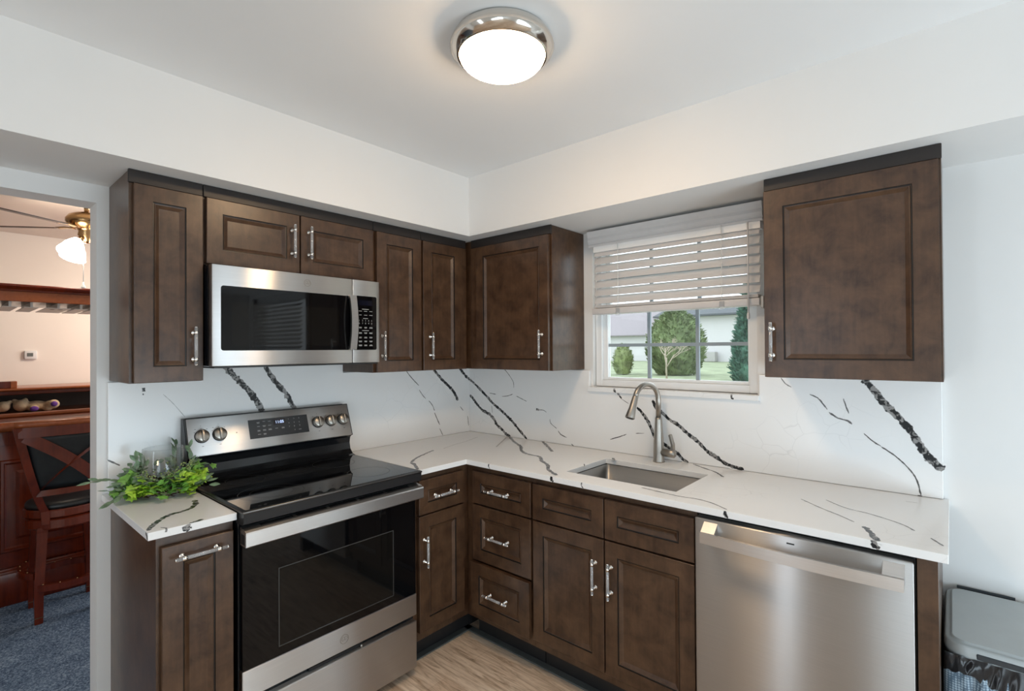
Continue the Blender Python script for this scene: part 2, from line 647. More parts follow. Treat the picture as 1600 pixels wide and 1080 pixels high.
def text_geo(body, size):
    c = bpy.data.curves.new('lettering', 'FONT')
    c.body = body
    c.size = size
    c.align_x = 'CENTER'
    c.align_y = 'CENTER'
    o = bpy.data.objects.new('lettering', c)
    COL.objects.link(o)
    dg = bpy.context.evaluated_depsgraph_get()
    me = bpy.data.meshes.new_from_object(o.evaluated_get(dg))
    vs = [v.co.copy() for v in me.vertices]
    fs = [list(p.vertices) for p in me.polygons]
    bpy.data.objects.remove(o)
    bpy.data.meshes.remove(me)
    return vs, fs


def cells(mb, xs, ys, present, z0, z1, mat=0, bev=0.0015):
    """slab made of rectangular cells in a plan; closed sides where there is no neighbour"""
    bm = bmesh.new()
    V = {}

    def vert(i, j, k):
        key = (i, j, k)
        if key not in V:
            V[key] = bm.verts.new((xs[i], ys[j], (z0, z1)[k]))
        return V[key]
    P = set(present)
    for i, j in P:
        bm.faces.new([vert(i, j, 1), vert(i + 1, j, 1), vert(i + 1, j + 1, 1), vert(i, j + 1, 1)])
        bm.faces.new([vert(i, j, 0), vert(i, j + 1, 0), vert(i + 1, j + 1, 0), vert(i + 1, j, 0)])
        for (di, dj, a, b) in ((-1, 0, (i, j), (i, j + 1)), (1, 0, (i + 1, j + 1), (i + 1, j)), (0, -1, (i + 1, j), (i, j)), (0, 1, (i, j + 1), (i + 1, j + 1))):
            if (i + di, j + dj) not in P:
                bm.faces.new([vert(*a, 0), vert(*b, 0), vert(*b, 1), vert(*a, 1)])
    bmesh.ops.recalc_face_normals(bm, faces=bm.faces)
    if bev:
        ed = [e for e in bm.edges if len(e.link_faces) == 2 and e.calc_face_angle(0) > 0.5]
        bmesh.ops.bevel(bm, geom=ed, offset=bev, segments=2, affect='EDGES', profile=0.5)
    mb.bm(bm, mat)

VEINS_WINDOW_WALL = [
    ([(0.02, 1.267), (0.096, 1.219), (0.179, 1.16), (0.238, 1.116), (0.286, 1.088), (0.337, 1.058), (0.398, 1.017), (0.447, 0.977), (0.485, 0.944), (0.521, 0.914)], 0.013, 1),
    ([(0.025, 1.159), (0.061, 1.129), (0.118, 1.08), (0.156, 1.059), (0.211, 1.04), (0.248, 1.012), (0.274, 0.979), (0.316, 0.953), (0.357, 0.926), (0.389, 0.909)], 0.015, 1),
    ([(0.34, 1.34), (0.38, 1.303), (0.415, 1.259), (0.417, 1.225)], 0.004, 0.8),
    ([(0.207, 1.181), (0.265, 1.176)], 0.004, 0.6),
    ([(0.318, 1.165), (0.369, 1.172), (0.409, 1.185)], 0.004, 0.8),
    ([(0.439, 1.174), (0.521, 1.146)], 0.004, 0.7),
    ([(0.595, 1.103), (0.618, 1.101)], 0.009, 0.9),
    ([(0.618, 1.101), (0.65, 1.102), (0.672, 1.091)], 0.004, 0.7),
    ([(0.698, 1.054), (0.703, 1.03), (0.746, 1.002)], 0.004, 0.8),
    ([(0.757, 0.99), (0.775, 0.971), (0.817, 0.957)], 0.005, 0.9),
    ([(0.227, 1.1), (0.232, 1.053)], 0.003, 0.6),
    ([(0.85, 0.924), (0.862, 0.912)], 0.005, 0.6),
    ([(1.136, 1.254), (1.151, 1.226), (1.17, 1.2)], 0.009, 1),
    ([(1.17, 1.2), (1.211, 1.177)], 0.003, 0.6),
    ([(1.259, 1.162), (1.291, 1.131), (1.322, 1.09), (1.341, 1.049), (1.356, 1.015), (1.404, 0.988), (1.47, 0.954), (1.498, 0.927), (1.526, 0.91)], 0.012, 1),
    ([(1.346, 1.206), (1.361, 1.169), (1.395, 1.146), (1.428, 1.117), (1.478, 1.09), (1.52, 1.057), (1.568, 1.025), (1.615, 0.983), (1.673, 0.951), (1.711, 0.93), (1.779, 0.919)], 0.013, 1),
    ([(1.1, 0.979), (1.151, 0.997), (1.197, 1.016)], 0.005, 0.8),
    ([(1.25, 1.027), (1.298, 1.032)], 0.003, 0.6),
    ([(2.225, 1.342), (2.263, 1.292), (2.292, 1.248), (2.317, 1.218), (2.349, 1.18), (2.374, 1.142), (2.398, 1.096), (2.421, 1.059), (2.459, 1.019)], 0.02, 1),
    ([(1.934, 1.336), (1.95, 1.312), (1.973, 1.297)], 0.004, 0.9),
    ([(2.041, 1.271), (2.069, 1.258), (2.086, 1.237), (2.103, 1.212)], 0.005, 0.9),
    ([(2.109, 1.202), (2.14, 1.18), (2.172, 1.173), (2.186, 1.16)], 0.006, 0.9),
    ([(2.159, 1.26), (2.167, 1.23), (2.176, 1.202)], 0.005, 0.8),
    ([(2.225, 1.128), (2.253, 1.101), (2.279, 1.084)], 0.005, 0.9),
    ([(2.28, 1.083), (2.334, 1.042), (2.38, 0.984), (2.396, 0.919)], 0.005, 0.8),
    ([(2.387, 0.907), (2.4, 0.889)], 0.006, 0.8),
]
VEINS_RANGE_WALL = [
    ([(-0.112, 1.345), (-0.052, 1.286), (-0.011, 1.26)], 0.014, 1),
    ([(-0.544, 1.339), (-0.508, 1.299), (-0.451, 1.247)], 0.005, 0.8),
    ([(-0.448, 1.22), (-0.423, 1.187), (-0.398, 1.162)], 0.005, 0.8),
    ([(-0.373, 1.148), (-0.344, 1.116), (-0.328, 1.081)], 0.005, 0.8),
    ([(-0.328, 1.069), (-0.306, 1.026), (-0.286, 0.988)], 0.006, 0.8),
    ([(-0.286, 0.965), (-0.26, 0.918)], 0.005, 0.8),
    ([(-0.333, 1.344), (-0.28, 1.289), (-0.233, 1.25), (-0.185, 1.211), (-0.15, 1.172), (-0.129, 1.128)], 0.015, 1),
    ([(-0.108, 1.089), (-0.079, 1.058)], 0.005, 0.6),
    ([(-1.558, 1.407), (-1.482, 1.324), (-1.443, 1.278), (-1.41, 1.233), (-1.381, 1.177)], 0.021, 1),
    ([(-1.372, 1.394), (-1.314, 1.305), (-1.27, 1.254), (-1.225, 1.17)], 0.019, 1),
    ([(-1.85, 1.319), (-1.849, 1.304)], 0.01, 0.9),
    ([(-1.852, 1.296), (-1.85, 1.29)], 0.005, 0.7),
    ([(-1.782, 1.288), (-1.745, 1.245), (-1.704, 1.187)], 0.003, 0.4),
    ([(-1.966, 1.048), (-1.948, 1.035), (-1.927, 1.019)], 0.006, 0.8),
    ([(-1.909, 1.001), (-1.898, 0.993)], 0.006, 0.8),
    ([(-0.039, 1.019), (-0.03, 0.953)], 0.004, 0.7),
]
VEINS_COUNTER = [
    ([(0.392, -0.029), (0.511, -0.129), (0.637, -0.218), (0.717, -0.306), (0.798, -0.354), (0.887, -0.366), (0.956, -0.435), (1.033, -0.489), (1.094, -0.562), (1.18, -0.619)], 0.017, 1),
    ([(0.644, -0.021), (0.756, -0.121), (0.862, -0.221)], 0.016, 0.9),
    ([(1.192, -0.152), (1.227, -0.202)], 0.012, 0.8),
    ([(1.153, -0.358), (1.189, -0.408)], 0.005, 0.6),
    ([(1.556, -0.035), (1.641, -0.094), (1.689, -0.124), (1.746, -0.191)], 0.01, 0.9),
    ([(1.555, -0.565), (1.637, -0.575), (1.714, -0.584), (1.78, -0.576), (1.841, -0.591), (1.904, -0.632)], 0.006, 0.75),
    ([(0.337, -0.603), (0.38, -0.704), (0.426, -0.793), (0.481, -0.866)], 0.013, 0.8),
    ([(0.486, -0.873), (0.534, -0.888), (0.624, -0.94)], 0.016, 0.8),
    ([(0.344, -0.539), (0.304, -0.419), (0.281, -0.307), (0.229, -0.153)], 0.004, 0.35),
    ([(0.38, -0.05), (0.541, -0.319)], 0.008, 0.35),
    ([(2.068, -0.335), (2.142, -0.407), (2.201, -0.455), (2.25, -0.503)], 0.005, 0.6),
    ([(2.139, -0.29), (2.207, -0.353), (2.279, -0.378), (2.362, -0.431), (2.398, -0.48)], 0.005, 0.6),
    ([(2.436, -0.523), (2.464, -0.576)], 0.006, 0.6),
    ([(2.279, -0.531), (2.305, -0.596), (2.322, -0.647)], 0.017, 0.9),
    ([(2.358, -0.132), (2.391, -0.128)], 0.004, 0.4),
]
VEINS_SMALL_COUNTER = [
    ([(0.616, -1.974), (0.556, -1.941), (0.498, -1.891), (0.484, -1.849), (0.468, -1.816), (0.422, -1.786), (0.365, -1.772)], 0.016, 1),
    ([(0.629, -1.826), (0.658, -1.856), (0.679, -1.869)], 0.02, 0.8),
    ([(0.613, -1.94), (0.634, -1.93), (0.655, -1.934)], 0.005, 0.7),
]

# ------------------------------------------------------------------ the setting
ZC, ZS = 2.4445, 2.1125          # ceiling, underside of the bulkhead
SL, SR = 0.418, 0.4013           # bulkhead depth over the range wall and over the window wall
XR, YB = 4.45, -4.62             # far ends of the kitchen
XL, YL0, YL1 = -3.29, -4.62, 1.5 # bar room
WT = 0.12
WX0, WX1, WZ0, WZ1 = 0.985, 1.835, 1.256, 2.09   # window opening
OPEN_Y, OPEN_Z = -1.995, 2.042


def wallbox(name, *boxes, mats='wall_paint'):
    mb = MB()
    for b in boxes:
        mb.box(*b)
    return struct(name, mb, mats)


fl = MB()
fl.box(-0.06, XR + 0.1, YB - 0.1, 0.15, -0.1, 0.0)
struct('floor', fl, 'oak_planks')
fl = MB()
fl.box(XL - 0.1, -0.06, YL0 - 0.1, YL1 + 0.1, -0.1, 0.004)
struct('floor_bar_room', fl, 'blue_carpet')
wallbox('ceiling', (-0.06, XR + 0.1, YB - 0.1, 0.15, ZC, ZC + 0.1), mats='ceiling_paint')
wallbox('ceiling_bar_room', (XL - 0.1, -0.06, YL0 - 0.1, YL1 + 0.1, ZC, ZC + 0.1), mats='bar_room_paint')
# range wall with the opening to the bar room
wl = MB()
wl.box(-WT / 2, 0, OPEN_Y, 0.15, 0, ZC, 0)
wl.box(-WT / 2, 0, -3.35, OPEN_Y, OPEN_Z, ZC, 0)
wl.box(-WT / 2, 0, YB, -3.35, 0, ZC, 0)
struct('wall_range_side', wl, 'wall_paint')
wl = MB()
wl.box(-WT, -WT / 2, OPEN_Y, YL1, 0, ZC, 0)
wl.box(-WT, -WT / 2, -3.35, OPEN_Y, OPEN_Z, ZC, 0)
wl.box(-WT, -WT / 2, YB, -3.35, 0, ZC, 0)
struct('wall_bar_room_inner', wl, 'wall_paint')
# window wall: kitchen window, and a wide glazed door further along (out of frame)
DX0, DX1 = 3.05, 4.35
wallbox('wall_window_side', (0.0, WX0, 0, 0.15, 0, ZC), (WX0, WX1, 0, 0.15, 0, WZ0), (WX0, WX1, 0, 0.15, WZ1, ZC),
        (WX1, DX0, 0, 0.15, 0, ZC), (DX0, DX1, 0, 0.15, 2.06, ZC), (DX1, XR + 0.1, 0, 0.15, 0, ZC))
wallbox('wall_side', (XR, XR + 0.1, YB, 0, 0, ZC))
wallbox('wall_rear', (0.0, XR, YB - 0.1, YB, 0, ZC))
wallbox('wall_bar_far', (XL - 0.1, XL, YL0, YL1, 0, ZC), mats='bar_room_paint')
wallbox('wall_bar_rear', (XL, -WT, YL0 - 0.1, YL0, 0, ZC), mats='bar_room_paint')
wallbox('wall_bar_end', (XL, -WT, YL1, YL1 + 0.1, 0, ZC), mats='bar_room_paint')
# bulkhead round the ceiling
wallbox('wall_bulkhead', (0.0, SL, YB, -SR, ZS, ZC), (0.0, XR, -SR, 0.0, ZS, ZC))

# glazed door out of frame (mirrored in the microwave): frame, glass, blind slats
mb = MB()
for b in ((DX0, DX0 + 0.07, 0.02, 0.1, 0, 2.06), (DX1 - 0.07, DX1, 0.02, 0.1, 0, 2.06), (DX0, DX1, 0.02, 0.1, 1.99, 2.06), (DX0, DX1, 0.02, 0.1, 0, 0.12)):
    mb.box(*b)
d1 = struct('door_1', mb, 'white_vinyl')
mb = MB()
mb.box(DX0 + 0.06, DX1 - 0.06, 0.055, 0.061, 0.1, 2.0)
mb.build('glass', 'window_glass', d1)
mb = MB()
for k in range(44):
    z = 0.14 + k * 0.0425
    mb.box(-0.58, 0.58, -0.025, 0.025, -0.0012, 0.0012, M=Matrix.Translation((3.70, -0.035, z)) @ Matrix.Rotation(math.radians(38), 4, 'X'))
mb.build('blind', 'blind_white', d1)

# skirting in the bar room and behind the dining end
mb = MB()
mb.box(XL + 0.002, XL + 0.014, YL0, YL1, 0.004, 0.10)
struct('baseboard_bar_room', mb, 'white_vinyl')

# ------------------------------------------------------------------ kitchen window
w1 = MB()
FX0, FX1, FZ0, FZ1, fy0, fy1 = WX0 + .003, WX1 - .003, WZ0 + .003, WZ1 - .003, 0.025, 0.11
fr = 0.038
w1.box(FX0, FX0 + fr, fy0, fy1, FZ0, FZ1, bev=.002)
w1.box(FX1 - fr, FX1, fy0, fy1, FZ0, FZ1, bev=.002)
w1.box(FX0 + fr, FX1 - fr, fy0, fy1, FZ0, FZ0 + 0.035, bev=.002)
w1.box(FX0 + fr, FX1 - fr, fy0, fy1, FZ1 - 0.04, FZ1, bev=.002)
win = struct('window_1', w1, 'white_vinyl')
PX0, PX1, PZ0 = 1.052, 1.783, 1.309
for nm, za, zb, y in (('sash', FZ0 + 0.035, 1.70, 0.045), ('sash', 1.665, FZ1 - 0.04, 0.075)):
    sb = MB()
    x0, x1 = FX0 + fr, FX1 - fr
    z0 = PZ0 if za < 1.5 else za + 0.03
    sb.box(x0, PX0, y, y + 0.03, za, zb, bev=.0015)
    sb.box(PX1, x1, y, y + 0.03, za, zb, bev=.0015)
    sb.box(PX0, PX1, y, y + 0.03, za, z0, bev=.0015)
    sb.box(PX0, PX1, y, y + 0.03, zb - 0.03, zb, bev=.0015)
    zm = 1.4845 if za < 1.5 else 1.86
    so = sb.build('sash', 'white_vinyl', win)
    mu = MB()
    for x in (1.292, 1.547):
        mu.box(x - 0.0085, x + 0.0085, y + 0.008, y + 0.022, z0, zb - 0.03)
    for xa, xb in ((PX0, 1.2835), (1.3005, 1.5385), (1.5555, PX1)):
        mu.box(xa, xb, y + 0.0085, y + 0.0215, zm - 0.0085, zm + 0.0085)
    mu.build('muntin', 'muntin_backlit_grey', so)
    gb = MB()
    gb.box(PX0, PX1, y + 0.012, y + 0.018, z0, zb - 0.03)
    gb.build('pane', 'window_glass', so)
# stone sill
mb = MB()
mb.box(0.968, 1.848, -0.036, 0.022, 1.231, 1.2555, 0, bev=0.002)
for x, wd in ((1.138, .012), (1.735, .010)):
    mb.ribbon([(x, -0.0362, 1.255), (x - .002, -0.0362, 1.243), (x + .006, -0.0362, 1.2315)], (0, -1, 0), wd, 1, box=(None, None, (1.232, 1.2545)))
    mb.ribbon([(x - .006, -0.012, 1.2556), (x, -0.024, 1.2556), (x, -0.0358, 1.2556)], (0, 0, 1), wd * .8, 1, box=(None, (-.0355, .02), None))
tag(struct('trim_2', mb, ['white_quartz', 'dark_vein']), None)

# ------------------------------------------------------------------ window blind
bl = thing('window_blind', (1.41, -0.05, 2.03), 'white slatted blind, half lowered, with a wand and moulded valance', 'blind')
VX0, VX1 = 1.000, 1.879
mb = MB()
prof = [(-0.012, 2.016), (-0.066, 2.016), (-0.069, 2.024), (-0.064, 2.032), (-0.070, 2.040), (-0.075, 2.053), (-0.071, 2.067), (-0.076, 2.079), (-0.080, 2.094), (-0.080, 2.098), (-0.012, 2.098)]
mb.prism(prof, VX0, VX1, 'x')
mb.build('valance', 'blind_white', bl)
mb = MB()
mb.box(1.03, 1.868, -0.062, -0.012, 1.985, 2.016)
mb.build('headrail', 'white_vinyl', bl)
BX0, BX1 = 1.032, 1.862
sl_z = [1.984 - 0.0425 * k for k in range(7)]
for k, z in enumerate(sl_z):
    mb = MB()
    T = Matrix.Translation((0, -0.045, z)) @ Matrix.Rotation(math.radians(57), 4, 'X')
    pts = [(-0.025, 0.0), (-0.012, 0.0022), (0, 0.003), (0.012, 0.0022), (0.025, 0.0), (0.025, -0.0024), (0.012, -0.0004), (0, 0.0004), (-0.012, -0.0004), (-0.025, -0.0024)]
    mb.prism(pts, BX0, BX1, 'x', M=T)
    mb.build('slat', 'blind_white', bl)
mb = MB()
for q in range(3):
    mb.box(BX0 + .002, BX1 - .002, -0.071, -0.019, 1.694 - q * .0048, 1.698 - q * .0048, bev=.001)
mb.box(BX0 - 0.007, BX1 + 0.004, -0.074, -0.016, 1.649, 1.682, bev=0.004, seg=2)
mb.build('bottom_rail', 'blind_white', bl)
for x in (1.183, 1.708):
    mb = MB()
    mb.tube([(x, -0.073, 2.02), (x, -0.074, 1.71), (x, -0.077, 1.682)], 0.0016, 6)
    mb.tube([(x + .012, -0.016, 2.02), (x + .012, -0.016, 1.66)], 0.0012, 5)
    for z in sl_z:
        mb.tube([(x - .004, -0.073, z - .012), (x + .004, -0.073, z - .016)], 0.0022, 5)
    mb.build('ladder_cord', 'cord_white', bl)
    mb = MB()
    mb.box(x - .011, x + .011, -.0775, -.0735, 1.640, 1.676, bev=.001)
    mb.build('cord_clip', 'acrylic', bl)
mb = MB()
mb.tube([(1.824, -0.086, 2.012), (1.824, -0.088, 1.62)], 0.0038, 8)
mb.lathe((1.824, -0.088, 1.590), [(0.004, 0.0), (0.0065, 0.004), (0.0065, 0.02), (0.004, 0.03)], 10)
mb.build('wand', 'blind_white', bl)
mb = MB()
mb.box(1.868, 1.884, -0.072, -0.02, 1.636, 1.690, bev=.004)
mb.build('hold_down_bracket', 'rack_metal', bl)

# ------------------------------------------------------------------ stone
B = 0.02
mb = MB()
xs, zs = [B + .0005, 0.970, 1.846, 2.459], [0.9152, 1.230, 1.346]
mb.M = Matrix(((1, 0, 0, 0), (0, 0, -1, 0), (0, 1, 0, 0), (0, 0, 0, 1)))
cells(mb, xs, zs, [(0, 0), (1, 0), (2, 0), (0, 1), (2, 1)], 0.001, B, 0)
mb.M = M_ID
for pts, wd, s in VEINS_WINDOW_WALL:
    mb.ribbon([(a, -B, max(b, .9150)) for a, b in pts], (0, -1, 0), wd * (1.3 if wd > .008 else 1.0), 1 if wd > .008 else 2)
o = mb.build('backsplash', ['white_quartz', 'dark_vein', 'hair_vein'], None, (1.2, -0.01, 0.9145))
tag(o, 'white veined stone backsplash under the window behind the sink', 'backsplash', 'stone backsplash slabs')
mb = MB()
mb.M = M_RANGE
ys, zs = [-1.963, -1.726, -0.962, -0.001], [0.60, 0.9145, 1.346, 1.398]
cells(mb, ys, zs, [(1, 0), (0, 1), (1, 1), (2, 1), (1, 2)], 0.001, B, 0)
mb.M = M_ID
for pts, wd, s in VEINS_RANGE_WALL:
    m = 1 if wd > .008 else 2
    if s < .5:
        m = 3
    mb.ribbon([(B, a, b) for a, b in pts], (1, 0, 0), wd * (1.3 if wd > .008 else 1.0), m)
o = mb.build('backsplash', ['white_quartz', 'dark_vein', 'hair_vein', 'faint_vein'], None, (0.01, -1.0, 0.9145))
tag(o, 'white veined stone backsplash behind the range and plant', 'backsplash', 'stone backsplash slabs')

CZ0, CZ1, CE = 0.8895, 0.914, 0.648
mb = MB()
xs = [0.002, 0.6428, 1.172, 1.682, 2.475]
ys = [-0.960, -CE, -0.533, -0.186, -0.002]
pres = [(0, 0), (0, 1), (0, 2), (0, 3), (1, 1), (1, 2), (1, 3), (2, 1), (2, 3), (3, 1), (3, 2), (3, 3)]
cells(mb, xs, ys, pres, CZ0, CZ1, 0)
for pts, wd, s in VEINS_COUNTER:
    m = (1 if wd > .008 else 2) if s > .5 else 3
    mb.ribbon([(a, b, CZ1) for a, b in pts], (0, 0, 1), wd * 1.1, m, box=((.004, 2.474), (-.9595 if max(p[0] for p in pts) < .65 else -.6475, -.003), None))
for x, wd in ((1.176, .016), (1.905, .012), (2.318, .018), (0.80, .006), (1.33, .006)):
    mb.ribbon([(x, -CE, 0.9135), (x - .003, -CE, 0.902), (x + .006, -CE, 0.890)], (0, -1, 0), wd, 1, box=(None, None, (.8895, .9138)))
o = mb.build('countertop', ['white_quartz', 'dark_vein', 'hair_vein', 'faint_vein'], None, (1.2, -0.3, CZ0))
tag(o, 'long white veined stone worktop with sink cutout, turning the corner', 'countertop', 'stone worktops')
mb = MB()
cells(mb, [0.002, 0.6428], [-1.980, -1.7275], [(0, 0)], CZ0, CZ1, 0)
for pts, wd, s in VEINS_SMALL_COUNTER:
    pts = [(min(a, 0.642), max(b, -1.979)) for a, b in pts]
    mb.ribbon([(a, b, CZ1) for a, b in pts], (0, 0, 1), wd * 1.1, 1, box=((.004, .6425), (-1.9795, -1.728), None))
mb.ribbon([(0.6428, -1.868, 0.9135), (0.6428, -1.880, 0.904), (0.6428, -1.874, 0.8905)], (1, 0, 0), 0.02, 1, box=(None, None, (.8895, .9138)))
mb.ribbon([(0.6428, -1.932, 0.9135), (0.6428, -1.934, 0.905)], (1, 0, 0), 0.007, 1, box=(None, None, (.8895, .9138)))
mb.ribbon([(0.618, -1.980, 0.9135), (0.632, -1.980, 0.901), (0.636, -1.980, 0.8905)], (0, -1, 0), 0.014, 1, box=((.1, .6428), None, (.8895, .9138)))
o = mb.build('countertop', ['white_quartz', 'dark_vein'], None, (0.3, -1.85, CZ0))
tag(o, 'short piece of white veined stone worktop under the plant', 'countertop', 'stone worktops')

# ------------------------------------------------------------------ cabinets
def shaker(mb, u0, u1, v0, v1, w0, t=0.020, s=0.056, mat=0):
    w = w0 + t
    prof = [(0, w0), (0, w - .0015), (.0015, w), (s, w), (s + .0012, w - .0035), (s + .0040, w - .0040), (s + .0062, w - .0015),
            (s + .0080, w - .0020), (s + .0200, w - .0105), (s + .0215, w - .0108)]
    k = len(mb.f)
    mb.rings(u0, u1, v0, v1, prof, mat)
    for i in (3, 4):                      # dark glaze left in the groove round the panel
        for q in range(4):
            mb.m[k + i * 4 + q] = 1


def handle(parent, M, u, v, w, vertical=True, L=0.142, name='handle'):
    mb = MB(M)
    h = L / 2
    q = 0.050
    if vertical:
        P = lambda a, d: (u, v + a, w + d)
    else:
        P = lambda a, d: (u + a, v, w + d)
    mb.tube([P(-h, .030), P(h, .030)], 0.0058, 12, 0)
    for sgn in (-1, 1):
        mb.tube([P(sgn * q, 0.0), P(sgn * q, 0.004), P(sgn * q, .0042), P(sgn * q, .026)], [.0085, .0085, .0045, .0045], 12, 1)
        mb.tube([P(sgn * q - .0065, .030), P(sgn * q + .0065, .030)], 0.0078, 12, 1)
        mb.tube([P(sgn * h - .0015 * sgn, .030), P(sgn * h + .0015 * sgn, .030)], 0.0060, 12, 1)
    return mb.build(name, ['acrylic', 'polished_nickel'], parent)


def carcass(parent, M, u0, u1, v0, v1, w1, w0=0.002, name='carcass', mat='cabinet_wood'):
    mb = MB(M)
    mb.box(u0, u1, v0, v1, w0, w1, 0, bev=0.001)
    return mb.build(name, mat, parent)


def door(parent, M, u0, u1, v0, v1, w0, hv=None, hh=None, name='door', s=0.056, t=0.020):
    mb = MB(M)
    shaker(mb, u0, u1, v0, v1, w0, t, s)
    d = mb.build(name, ['cabinet_wood', 'cabinet_glaze'], parent)
    if hv:
        handle(d, M, hv[0], hv[1], w0 + t, True)
    if hh:
        handle(d, M, hh[0], hh[1], w0 + t, False, L=0.150)
    return d


def base_point(M, u, v, w):
    p = M @ Vector((u, v, w))
    return (p.x, p.y, p.z)


UB, UT, UD = 1.352, 2.110, 0.300
DT = 2.061
# -- wall cabinets on the range wall
c = thing('wall_cabinet', base_point(M_RANGE, -1.842, UB, .15), 'narrow tall dark wood wall cabinet beside the doorway, over the plant', 'cabinet', 'dark wood wall cabinets')
carcass(c, M_RANGE, -1.9565, -1.7265, UB, UT, UD)
door(c, M_RANGE, -1.946, -1.729, UB + .002, DT, UD + .005, hv=(-1.762, 1.485))
mb = MB(M_RANGE)
mb.box(-1.960, -1.7255, 2.064, 2.1115, UD, UD + .012, bev=.002)
mb.build('scribe_moulding', 'dark_trim_wood', c)

c = thing('wall_cabinet', base_point(M_RANGE, -1.345, 1.803, .15), 'short two-door dark wood wall cabinet mounted above the microwave', 'cabinet', 'dark wood wall cabinets')
carcass(c, M_RANGE, -1.7245, -0.9650, 1.802, UT, UD)
door(c, M_RANGE, -1.716, -1.3485, 1.806, DT, UD + .005, hv=(-1.382, 1.938))
door(c, M_RANGE, -1.3425, -0.9735, 1.806, DT, UD + .005, hv=(-1.307, 1.942))
mb = MB(M_RANGE)
mb.box(-1.7235, -0.9655, 2.064, 2.1115, UD, UD + .012, bev=.002)
mb.build('scribe_moulding', 'dark_trim_wood', c)

c = thing('wall_cabinet', base_point(M_RANGE, -0.81, UB, .15), 'dark wood wall cabinet next to the microwave, its handle beside the keypad', 'cabinet', 'dark wood wall cabinets')
carcass(c, M_RANGE, -0.9630, -0.6640, UB, UT, UD)
door(c, M_RANGE, -0.951, -0.672, UB + .002, DT, UD + .005, hv=(-0.925, 1.487))
mb = MB(M_RANGE)
mb.box(-0.9625, -0.6645, 2.064, 2.1115, UD, UD + .012, bev=.002)
mb.build('scribe_moulding', 'dark_trim_wood', c)

c = thing('wall_cabinet', base_point(M_RANGE, -0.5, UB, .15), 'dark wood wall cabinet on the range wall tucked into the corner', 'cabinet', 'dark wood wall cabinets')
carcass(c, M_RANGE, -0.6625, -0.3260, UB, UT, UD)
door(c, M_RANGE, -0.658, -0.374, UB + .002, DT, UD + .005, hv=(-0.615, 1.487))
mb = MB(M_RANGE)
mb.box(-0.372, -0.3265, UB, 2.063, UD, UD + .014, bev=.001)
mb.build('filler_strip', 'cabinet_wood', c)
mb = MB(M_RANGE)
mb.box(-0.6620, -0.3265, 2.064, 2.1115, UD, UD + .012, bev=.002)
mb.build('scribe_moulding', 'dark_trim_wood', c)

# -- wall cabinets on the window wall
c = thing('wall_cabinet', base_point(M_WIN, 0.62, UB, .15), 'dark wood wall cabinet between the corner and the window blind', 'cabinet', 'dark wood wall cabinets')
carcass(c, M_WIN, 0.003, 0.929, UB, UT, UD)
door(c, M_WIN, 0.394, 0.918, UB + .002, DT, UD + .005, hv=(0.879, 1.492))
mb = MB(M_WIN)
mb.box(0.340, 0.392, UB, 2.063, UD, UD + .014, bev=.001)
mb.build('filler_strip', 'cabinet_wood', c)
mb = MB(M_WIN)
mb.box(0.340, 0.930, 2.064, 2.1115, UD, UD + .012, bev=.002)
mb.build('scribe_moulding', 'dark_trim_wood', c)

c = thing('wall_cabinet', base_point(M_WIN, 2.2, UB, .15), 'wide single-door dark wood wall cabinet on the far side of the window', 'cabinet', 'dark wood wall cabinets')
carcass(c, M_WIN, 1.947, 2.467, UB, UT, UD)
door(c, M_WIN, 1.949, 2.461, UB + .002, DT, UD + .005, hv=(1.977, 1.487), s=0.066)
mb = MB(M_WIN)
mb.box(1.9475, 2.4690, 2.064, 2.1115, UD, UD + .012, bev=.002)
mb.build('scribe_moulding', 'dark_trim_wood', c)

# -- base cabinets
BT, KZ, KD, BD = 0.8885, 0.115, 0.535, 0.610
D0 = BD + .004


def base_cab(label, M, u0, u1, hollow=False):
    c = thing('base_cabinet', base_point(M, (u0 + u1) / 2, 0, .3), label, 'cabinet', 'dark wood base cabinets')
    if hollow:                            # open above for the sink bowl
        mb = MB(M)
        mb.box(u0, u1, KZ, 0.690, .002, BD)
        mb.box(u0, u0 + .018, 0.690, BT, .002, BD)
        mb.box(u1 - .018, u1, 0.690, BT, .002, BD)
        mb.box(u0 + .018, u1 - .018, 0.690, BT, .575, BD)
        mb.build('carcass', 'cabinet_wood', c)
    else:
        carcass(c, M, u0, u1, KZ, BT, BD)
    mb = MB(M)
    mb.box(u0 + .002, u1 - .002, 0.001, KZ - .0005, .01, KD)
    mb.build('toe_kick', 'toe_kick_black', c)
    return c


c = base_cab('slim dark wood base cabinet under the plant, with a crosswise clear handle', M_RANGE, -1.952, -1.7285)
door(c, M_RANGE, -1.941, -1.735, KZ + .005, 0.8535, D0, hh=(-1.838, 0.815))
c = base_cab('dark wood base cabinet in the inner corner, right against the range', M_RANGE, -0.9600, -0.003)
door(c, M_RANGE, -0.938, -0.655, 0.701, 0.8595, D0, hh=(-0.796, 0.779), name='drawer', s=0.050)
door(c, M_RANGE, -0.938, -0.655, 0.160, 0.6935, D0, hv=(-0.912, 0.535))
c = base_cab('dark wood three-drawer base cabinet, its bottom drawer slightly open', M_WIN, 0.6125, 1.0495)
for z0, z1, e in ((0.701, 0.8595, 0), (0.4215, 0.6935, 0), (0.160, 0.4130, 0.016)):
    door(c, M_WIN, 0.670, 1.0435, z0, z1, D0 + e, hh=(0.857, (z0 + z1) / 2), name='drawer', s=0.056)
c = base_cab('dark wood sink base cabinet with two doors and two false drawer fronts', M_WIN, 1.0510, 1.7945, True)
for x0, x1, hx in ((1.0565, 1.4205, 1.384), (1.4265, 1.7905, 1.456)):
    door(c, M_WIN, x0, x1, 0.701, 0.8595, D0, name='false_drawer_front', s=0.056)
    door(c, M_WIN, x0, x1, 0.160, 0.6935, D0, hv=(hx, 0.545))
